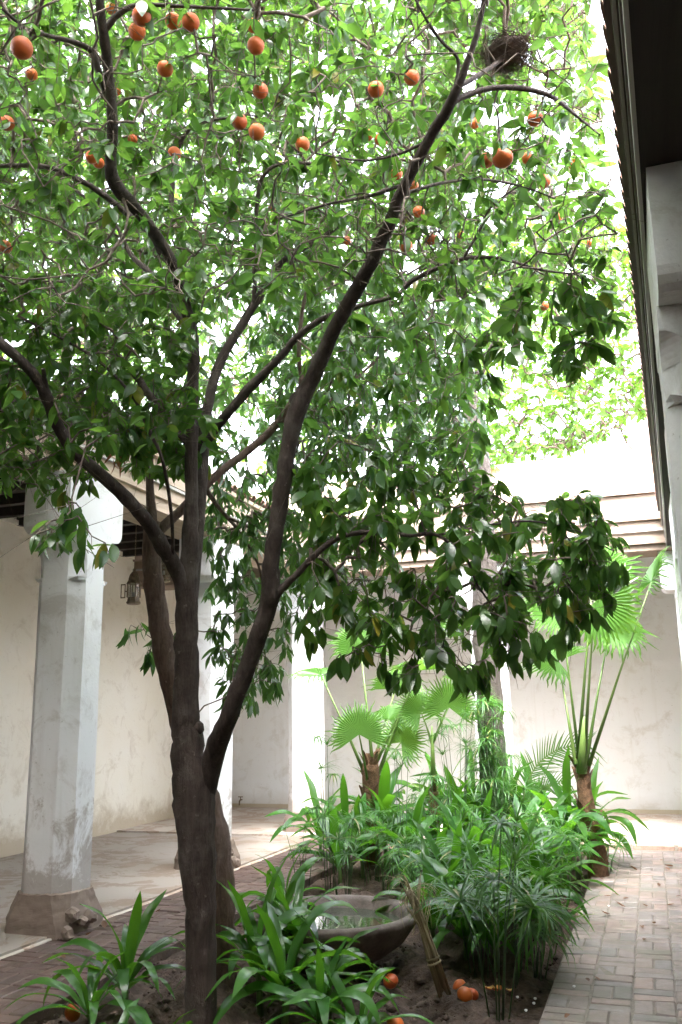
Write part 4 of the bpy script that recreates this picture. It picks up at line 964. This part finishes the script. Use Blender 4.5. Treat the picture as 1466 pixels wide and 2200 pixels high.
def fan_leaf(root, start, hub, R, face, up, label=None, pr=.010):
    """petiole from start to hub (world), blade facing face with its middle ray along up"""
    start = Vector(start); hub = Vector(hub); mid = (start + hub) / 2 + Vector((0, 0, .02)); L0 = root.location
    pt = MB().tube([start - L0, mid - L0, hub - L0], [pr * 2.2, pr * 1.1, pr * .75], 6).build('petiole', M['petiole'], root, True)
    b = link('blade', fan_blade(R, random.randint(30, 38), R_(random.uniform(225, 270)), random.uniform(.1, .4), random.uniform(.3, .8)), None, pt)
    x = Vector(up).normalized(); zf = Vector(face); zf = (zf - x * zf.dot(x)).normalized(); y = zf.cross(x)
    b.matrix_local = Matrix(((x.x, y.x, zf.x, hub.x - L0.x), (x.y, y.y, zf.y, hub.y - L0.y), (x.z, y.z, zf.z, hub.z - L0.z), (0, 0, 0, 1)))
def fibre_trunk(root, pts, rads, n_boots):
    L0 = root.location; pts = [Vector(p) - L0 for p in pts]
    S = catmull([(*p, r) for p, r in zip(pts, rads)], 5)
    MB().tube([s[:3] for s in S], [s[3] for s in S], 12, True, .10).build('trunk', M['palmtrunk'], root, True)
    # old leaf boots
    bm = MB().add([(-.03, 0, 0), (.03, 0, 0), (.018, .035, .10), (-.018, .035, .10), (-.028, -.01, .01), (.028, -.01, .01), (.012, .05, .12), (-.012, .05, .12)], [(0, 1, 2, 3), (1, 0, 4, 5), (2, 1, 5, 6)[:3] + (6,) if False else (1, 5, 6, 2), (0, 3, 7, 4), (4, 7, 6, 5), (3, 2, 6, 7)]).mesh('leaf_boot')
    bm.materials.append(M['palmtrunk'])
    for k in range(n_boots):
        i = random.randint(1, len(S) - 1); a = random.random() * 6.28; s = S[i]
        o = link('leaf_boot', bm, None, root); o.location = (s[0] + s[3] * .85 * math.cos(a), s[1] + s[3] * .85 * math.sin(a), s[2]); o.rotation_euler = (random.uniform(-.2, .3), 0, a - math.pi / 2); q = random.uniform(.6, 1.2); o.scale = (q, q, q)
toC = lambda p: (cC - Vector(p)).normalized()
# fan palm with brown fibre
b1 = G(795, 1850); d1 = depth(b1)
P1 = empty('fan_palm', b1); tag(P1, 'fan palm with shaggy brown trunk and bright green fans before the corner pillar', 'palm', 'fan palms')
fibre_trunk(P1, [b1 - Vector((0, 0, .1)), W(796, 1740, d1), W(797, 1640, d1)], [.09, .088, .08], 60)
crown1 = W(797, 1690, d1)
for (hx, hy, R, fac, up, dd) in [(772, 1578, .38, 'c', (-.05, 0, 1), -.3), (862, 1595, .36, 'cu', (.5, .2, .75), .1), (835, 1545, .34, 'u', (.3, .5, .5), .35), (905, 1440, .42, 'u', (.15, -.6, .15), .0), (690, 1450, .40, 'u', (-.8, .1, .1), .2), (930, 1360, .42, 'e', (.6, .1, .8), .5), (775, 1390, .42, 'cu', (-.2, .3, .8), .5), (850, 1480, .4, 'cu', (.1, .5, .6), .7)]:
    hub = W(hx, hy, d1 + dd); f = toC(hub)
    face = {'c': f, 'cu': f * .6 + Vector((0, 0, .7)), 'u': f * .25 + Vector((0, 0, 1)), 'e': f.cross(Vector((0, 0, 1))) + f * .25}[fac]
    fan_leaf(P1, crown1 + Vector((random.uniform(-.05, .05), random.uniform(-.05, .05), random.uniform(-.1, .12))), hub, R * .92, face, up)
# slim young fan palm
b2 = G(935, 1850); d2p = depth(b2)
P2 = empty('fan_palm', b2); tag(P2, 'slim young fan palm between the shaggy palm and the grey trunk', 'palm', 'fan palms')
fibre_trunk(P2, [b2 - Vector((0, 0, .1)), W(934, 1760, d2p), W(932, 1700, d2p)], [.06, .055, .045], 14)
MB().tube([W(932, 1700, d2p) - b2, W(930, 1620, d2p) - b2, W(928, 1560, d2p) - b2], [.035, .022, .010], 8).build('leaf_sheath', M['petiole'], P2, True)
for (hx, hy, R, fac, up, dd) in [(965, 1520, .34, 'c', (.1, 0, 1), 0), (905, 1530, .30, 'cu', (-.5, 0, .8), .1), (990, 1460, .36, 'u', (.6, .2, .4), .2)]:
    hub = W(hx, hy, d2p + dd); f = toC(hub); face = {'c': f, 'cu': f * .6 + Vector((0, 0, .7)), 'u': f * .25 + Vector((0, 0, 1))}[fac]
    fan_leaf(P2, W(929, 1600, d2p), hub, R, face, up, pr=.007)
# leaning palm by the path
b3 = G(1285, 1880); d3p = depth(b3)
P3 = empty('fan_palm', b3); tag(P3, 'leaning fan palm at the path edge with long stalks and one big fan', 'palm', 'fan palms')
fibre_trunk(P3, [b3 - Vector((0, 0, .1)), W(1282, 1830, d3p), W(1262, 1740, d3p), W(1250, 1650, d3p + .05)], [.095, .085, .072, .06], 46)
MB().tube([W(1250, 1660, d3p) - b3, W(1252, 1600, d3p) - b3, W(1256, 1540, d3p) - b3], [.05, .03, .012], 9).build('leaf_sheath', M['petiole'], P3, True)
for (hx, hy, R, fac, up, dd, sx) in [(1278, 1290, .54, 'c', (.95, .1, .10), -.1, 1256), (1275, 1235, .55, 'cu', (-.15, .4, .9), .3, 1250), (1205, 1310, .50, 'cu', (-.8, .1, .4), .2, 1247), (1310, 1350, .50, 'cu', (.8, .2, -.1), .5, 1262), (1400, 1250, .40, 'e', (.4, .1, .9), -.1, 1262), (1200, 1420, .42, 'cu', (-.6, .1, .2), .7, 1246)]:
    hub = W(hx, hy, d3p + dd); f = toC(hub)
    face = {'c': f, 'cu': f * .6 + Vector((0, 0, .7)), 'e': f.cross(Vector((0, 0, 1))) + f * .3}[fac]
    fan_leaf(P3, W(sx + random.uniform(-10, 10), random.uniform(1620, 1665), d3p + random.uniform(-.04, .04)), hub, R * .92, face, up, pr=.009)
# small feather palm
def feather_frond(root, pts, nl, Ll):
    L0 = root.location; S = [Vector(s) for s in catmull([tuple(Vector(p) - L0) for p in pts], 8)]
    r = MB().tube(S, [.009 * (1 - .75 * i / len(S)) for i in range(len(S))], 5).build('rachis', M['petiole'], root, True)
    m = MB(); side = 1
    for k in range(nl):
        t = .22 + .78 * k / nl; i = min(int(t * (len(S) - 1)), len(S) - 2); p = S[i].lerp(S[i + 1], t * (len(S) - 1) - i); d = (S[i + 1] - S[i]).normalized()
        lat = d.cross(Vector((cF.x, cF.y, cF.z))).normalized()
        for s in (-1, 1):
            dr = (lat * s * .8 + d * .75 + Vector((0, 0, .1)) + Vector((random.gauss(0, .08),) * 3)).normalized(); L = Ll * (1 - .55 * abs(t - .5)) * random.uniform(.85, 1.1)
            u = dr.cross(Vector((cF.x, cF.y, cF.z))).normalized(); V = []
            for j in range(4):
                q = j / 3; c = p + dr * L * q + Vector((0, 0, -L * .22 * q * q)); w = .007 * (1 - q) ** .7 + .0006; V += [c - u * w, c + u * w]
            m.add(V, [(0, 1, 3, 2), (2, 3, 5, 4), (4, 5, 7, 6)], random.random())
    m.build('leaflets', M['frond'], root)
b4 = G(1140, 1860); d4 = depth(b4)
P4 = empty('feather_palm', b4); tag(P4, 'small feather palm with one arching frond between grey trunk and leaning palm', 'palm')
MB().tube([(0, 0, -.05), (0, 0, .15), (.01, 0, .26)], [.05, .05, .03], 8).build('trunk', M['palmtrunk'], P4, True)
feather_frond(P4, [W(1140, 1800, d4), W(1125, 1720, d4), W(1150, 1650, d4), W(1200, 1610, d4), W(1265, 1600, d4 - .1)], 34, .30)
feather_frond(P4, [W(1140, 1800, d4), W(1145, 1730, d4 + .2), W(1170, 1690, d4 + .4), W(1225, 1680, d4 + .5)], 24, .24)
feather_frond(P4, [W(1140, 1800, d4), W(1110, 1730, d4 + .1), W(1080, 1700, d4 + .2), W(1040, 1710, d4 + .3)], 20, .22)

# ------------------------------------------------------------------ stone basin, reeds, fruit on the ground
bc = G(716, 1966, .25)
def basin():
    root = empty('stone_basin', (bc.x, bc.y, -.04)); tag(root, 'round stone basin with scalloped rim and dark water among the strap leaves', 'basin')
    n = 72; R = .55
    def ring(r, z, sc=0.0): return [(r * (1 + sc * abs(math.sin(i * math.pi / 3))) * math.cos(2 * math.pi * i / n), r * (1 + sc * abs(math.sin(i * math.pi / 3))) * math.sin(2 * math.pi * i / n), z) for i in range(n)]
    m = MB().loft([ring(.24, 0), ring(.27, .05), ring(.36, .10), ring(.47, .18), ring(.535, .27), ring(.56, .315, .02), ring(.565, .345, .03), ring(.545, .365, .02), ring(.505, .36), ring(.475, .335), ring(.45, .28), ring(.38, .2), ring(.2, .16)])
    link('bowl', m.mesh('bowl', True), M['stone'], root); root.scale = (.9, .9, .86)
    ft = MB().lathe([(.25, -.06), (.27, -.03), (.24, .02), (.2, .05)], 28); link('foot', ft.mesh('foot', True), M['stone'], root)
    w = MB().lathe([(.001, .292), (.454, .292)], 48, cap=False); link('water', w.mesh('water'), M['water'], root)
    lid = MB()
basin()

def reed_bundle():
    lo = G(957, 2140, 0.0); hi = W(880, 1905, depth(lo) + .12); root = empty('reed_bundle', lo)
    tag(root, 'tied bundle of dry reeds leaning against the basin rim', 'bundle')
    ax = (hi - lo); Lb = ax.length
    q = ax.normalized().to_track_quat('Z', 'Y'); ms = []
    for k in range(4):
        pts = [(0, 0, 0), (random.gauss(0, .004), random.gauss(0, .004), .4), (random.gauss(0, .006), random.gauss(0, .006), .75), (random.gauss(0, .03), random.gauss(0, .03), 1.0)]
        m = MB().tube(pts, [.0062, .0055, .0045, .002], 5).mesh('reed', True); m.materials.append(M['straw']); ms.append(m)
    for k in range(44):
        a = random.random() * 6.28; r = .032 * math.sqrt(random.random()); o = link('reed', random.choice(ms), None, root)
        b = q @ Vector((r * math.cos(a), r * math.sin(a), random.uniform(-.0, .05))); o.location = b; tip = q @ Vector((r * .55 * math.cos(a), r * .55 * math.sin(a), .5)) ; d = (tip - b).normalized()
        o.rotation_euler = d.to_track_quat('Z', 'Y').to_euler(); o.scale = (1, 1, Lb * random.uniform(.75, 1.05))
    for t in (.30, .34):
        rr = .032 * (1 - .9 * t) + .010; m = MB().lathe([(rr, -.006), (rr + .006, 0), (rr, .006)], 14, cap=False).mesh('tie', True); o = link('tie', m, M['straw'], root); o.location = q @ Vector((0, 0, Lb * t)); o.rotation_euler = q.to_euler()
    m = MB()
    for k in range(46): blade(m, random.uniform(.10, .30), .006, random.random() * 6.28, random.uniform(-.4, 1.1), random.uniform(1.2, 3.0))
    o = m.build('frayed_tops', M['straw'], root); o.location = q @ Vector((0, 0, Lb * .96)); tag(o, kind='stuff')
reed_bundle()

def ground_orange(px, py, r, label):
    p = G(px, py, .0); o = link('orange', ORANGE); R = r; o.location = (p.x, p.y, R * .93 - .03); o.scale = (R, R, R * .93); o.rotation_euler = (random.uniform(-1, 1), random.uniform(-1, 1), 2)
    tag(o, label, 'orange', 'oranges fallen on the ground'); return o
ground_orange(156, 2180, .042, 'fallen orange between strap leaves by the brick pavement')
ground_orange(988, 2124, .040, 'fallen orange touching the foot of the reed bundle')
ground_orange(1000, 2142, .043, 'larger fallen orange of the pair on bare soil')
ground_orange(1014, 2139, .036, 'small fallen orange tucked against the larger one of the pair')
ground_orange(850, 2206, .042, 'fallen orange cut by the bottom edge of the picture')
ground_orange(840, 2112, .042, 'fallen orange half hidden by strap leaves below the basin')
ground_orange(1221, 1922, .042, 'fallen orange at the edge of the brick path under papyrus')
def peel(px, py, s, label):
    p = G(px, py, 0); m = MB(); n = 7
    V = []; 
    for i in range(n):
        for j in range(5):
            a = (i / (n - 1) - .5) * 2.0; b = (j / 4 - .5) * 1.4; V.append((s * math.sin(a), s * math.sin(b) * math.cos(a), s * (1 - math.cos(a) * math.cos(b))))
    V2 = [(x * .86, y * .86, z * .86 + s * .14) for x, y, z in V]
    f = [(i * 5 + j, i * 5 + j + 1, i * 5 + j + 6, i * 5 + j + 5) for i in range(n - 1) for j in range(4)]
    root = empty('orange_peel', (p.x, p.y, -.02), random.random() * 6); tag(root, label, 'peel', 'scraps of orange peel on the soil')
    MB().add(V, f).build('rind', M['orange'], root, True); MB().add(V2, f).build('pith', M['pith'], root, True)
peel(1052, 2118, .032, 'scrap of orange peel beside the dark papyrus stalks')
peel(1068, 2120, .036, 'largest scrap of orange peel behind the papyrus stalks')
peel(1095, 2121, .022, 'tiny scrap of orange peel farthest from the fallen oranges')

# fallen leaves and crumbs of paper on the path
FALL = []
for k in range(4):
    V, Fc = leaf_template(wd=random.uniform(.4, .5), n=5, fold=.5, curl=random.uniform(-.5, .4)); m = fastmesh('fallen_leaf', V, Fc); m.materials.append(M['deadleaf']); FALL.append(m)
for (x, y) in [(1330, 1925), (1350, 1930), (1295, 1925), (1430, 1945), (1395, 1948), (1380, 1990), (1405, 1985), (1385, 2022), (1440, 1870), (1450, 1862), (1310, 1965), (1270, 2110), (1290, 2108), (1220, 2180), (1345, 1950), (1420, 1905), (1460, 1925), (1300, 1890), (1420, 1850), (1370, 1870)]:
    p = G(x + random.uniform(-4, 4), y, .004); o = link('fallen_leaf', random.choice(FALL)); o.location = (p.x, p.y, .008); s = random.uniform(.05, .09); o.scale = (s, s, s); o.rotation_euler = (random.gauss(0, .15), random.gauss(0, .1), random.random() * 6)
    tag(o, 'dry curled leaf fallen on the brick path', 'leaf', 'dry leaves on the path')
for (x, y) in [(140, 2060), (185, 2010), (300, 1990), (335, 1960), (225, 1995), (560, 1922), (570, 1935), (90, 2070), (280, 2005)]:
    p = G(x, y, .004); o = link('fallen_leaf', random.choice(FALL)); o.location = (p.x, p.y, .008); s = random.uniform(.05, .09); o.scale = (s, s, s); o.rotation_euler = (random.gauss(0, .15), random.gauss(0, .1), random.random() * 6)
    tag(o, 'dry brown leaf fallen on the dark brick pavement', 'leaf', 'dry leaves on the pavement')
for (x, y) in [(1147, 2150), (1234, 2122), (1112, 2137), (1150, 2140), (1022, 2150), (1130, 2165), (1308, 1948)]:
    p = G(x, y, 0); m = MB().lathe([(.002, -.004), (.008, -.001), (.007, .004), (.002, .006)], 6).mesh('white_scrap'); subdiv_noise(m, 1, .003, 90); o = link('white_scrap', m, M['paper']); o.location = (p.x, p.y, -.012 if x < 1180 else .006)
    tag(o, 'tiny white scrap on the ground near the path edge', 'scrap', 'white scraps near the path edge')

# ------------------------------------------------------------------ bird nest
def nest():
    c = W(1088, 112, 3.58); root = empty('bird_nest', c); tag(root, 'dark bird nest of twigs lodged in the fork high in the orange tree', 'nest')
    R = .085
    cup = MB().lathe([(.01, -R * .75), (R * .6, -R * .6), (R * .95, -.1 * R), (R, R * .35), (R * .8, R * .4), (R * .6, 0), (.01, -R * .3)], 18).mesh('cup', True); subdiv_noise(cup, 1, .012, 40); link('cup', cup, M['nest'], root)
    m = MB()
    root.scale = (.92, .85, .66)
    for k in range(330):
        a = random.random() * 6.28; e = random.uniform(-1.2, .6); p = Vector((math.cos(a) * math.cos(e), math.sin(a) * math.cos(e), math.sin(e) * .8)) * R * random.uniform(.8, 1.3)
        t = Vector((-math.sin(a), math.cos(a), random.gauss(0, .7))).normalized(); L = random.uniform(.03, .15)
        m.tube([p - t * L, p + p.normalized() * .008, p + t * L + Vector((0, 0, random.gauss(0, .02)))], [.0009, .0014, .0008], 3)
    tag(m.build('twigs', M['nest'], root), kind='stuff')
nest()

# ------------------------------------------------------------------ lanterns
def lantern(pos, label, door=True):
    root = empty('lantern', pos); tag(root, label, 'lantern', 'lanterns hanging in the gallery')
    def part(n, m, mt='metal', sm=False): return link(n, m.mesh(n, sm), M[mt], root)
    H = .40
    part('base', MB().lathe([(.055, -.005), (.075, 0), (.082, .02), (.07, .035), (.066, .07), (.074, .075)], 8))
    part('dome', MB().lathe([(.088, .225), (.082, .235), (.072, .255), (.062, .27), (.066, .275), (.060, .30), (.048, .335), (.028, .362), (.012, .375)], 8))
    part('finial', MB().lathe([(.012, .374), (.018, .39), (.010, .405), (.006, .42)], 8))
    for k in range(8):
        a = k * math.pi / 4; x, y = .074 * math.cos(a), .074 * math.sin(a); part('post', MB().box(x - .005, x + .005, y - .005, y + .005, .074, .228))
        a2 = a + math.pi / 8; r = .0675
        if k != 4:
            m = MB(); t = Vector((-math.sin(a2), math.cos(a2), 0)) * .022; c = Vector((r * math.cos(a2), r * math.sin(a2), 0)); m.add([c - t + Vector((0, 0, .08)), c + t + Vector((0, 0, .08)), c + t + Vector((0, 0, .222)), c - t + Vector((0, 0, .222))], [(0, 1, 2, 3)]); part('pane', m, 'glass')
    part('candle', MB().lathe([(.018, .07), (.018, .13), (.004, .133)], 10), 'paper')
    if door:
        d = MB(); x0 = -.15
        for (a, b, c, e) in ((x0, x0 + .008, .075, .225), (x0 + .05, x0 + .058, .075, .225)): d.box(a, b, -.032, -.024, c, e)
        d.box(x0, x0 + .058, -.032, -.024, .216, .228); d.box(x0, x0 + .058, -.032, -.024, .07, .082); d.box(x0 + .056, -.07, -.031, -.025, .14, .15); part('door', d)
    ch = MB(); top = 3.59 - pos[2]
    z = .418; k = 0
    while z < top:
        m = [(.007 * math.cos(a) * (1 if k % 2 else 0), .007 * math.cos(a) * (0 if k % 2 else 1), z + .012 + .014 * math.sin(a)) for a in [i * math.pi / 4 for i in range(9)]]
        ch.tube(m, .0016, 4, False); z += .021; k += 1
    part('chain', ch)
p = onX(287, 1298, -5.35); lantern((p.x, p.y, p.z), 'brass lantern with its little door open, hanging by the cream wall')
p = onX(352, 1250, -5.3); lantern((p.x, p.y, p.z), 'dark lantern mostly hidden behind the tree stems', False)

# ------------------------------------------------------------------ wall tap
p = onY(520, 1722, Y_FAR)
tp = empty('wall_tap', (p.x, Y_FAR, p.z)); tag(tp, 'small rusty tap on the end wall beside the pillar', 'tap')
MB().tube([(0, .02, .03), (0, -.06, .03), (0, -.09, .01), (0, -.095, -.05)], [.014, .014, .013, .011], 8).build('spout', M['metal'], tp, True)
MB().tube([(-.04, -.05, .075), (.04, -.05, .075)], .008, 6).build('handle', M['metal'], tp, True)
MB().tube([(0, -.05, .03), (0, -.05, .08)], .008, 6).build('spindle', M['metal'], tp, True)
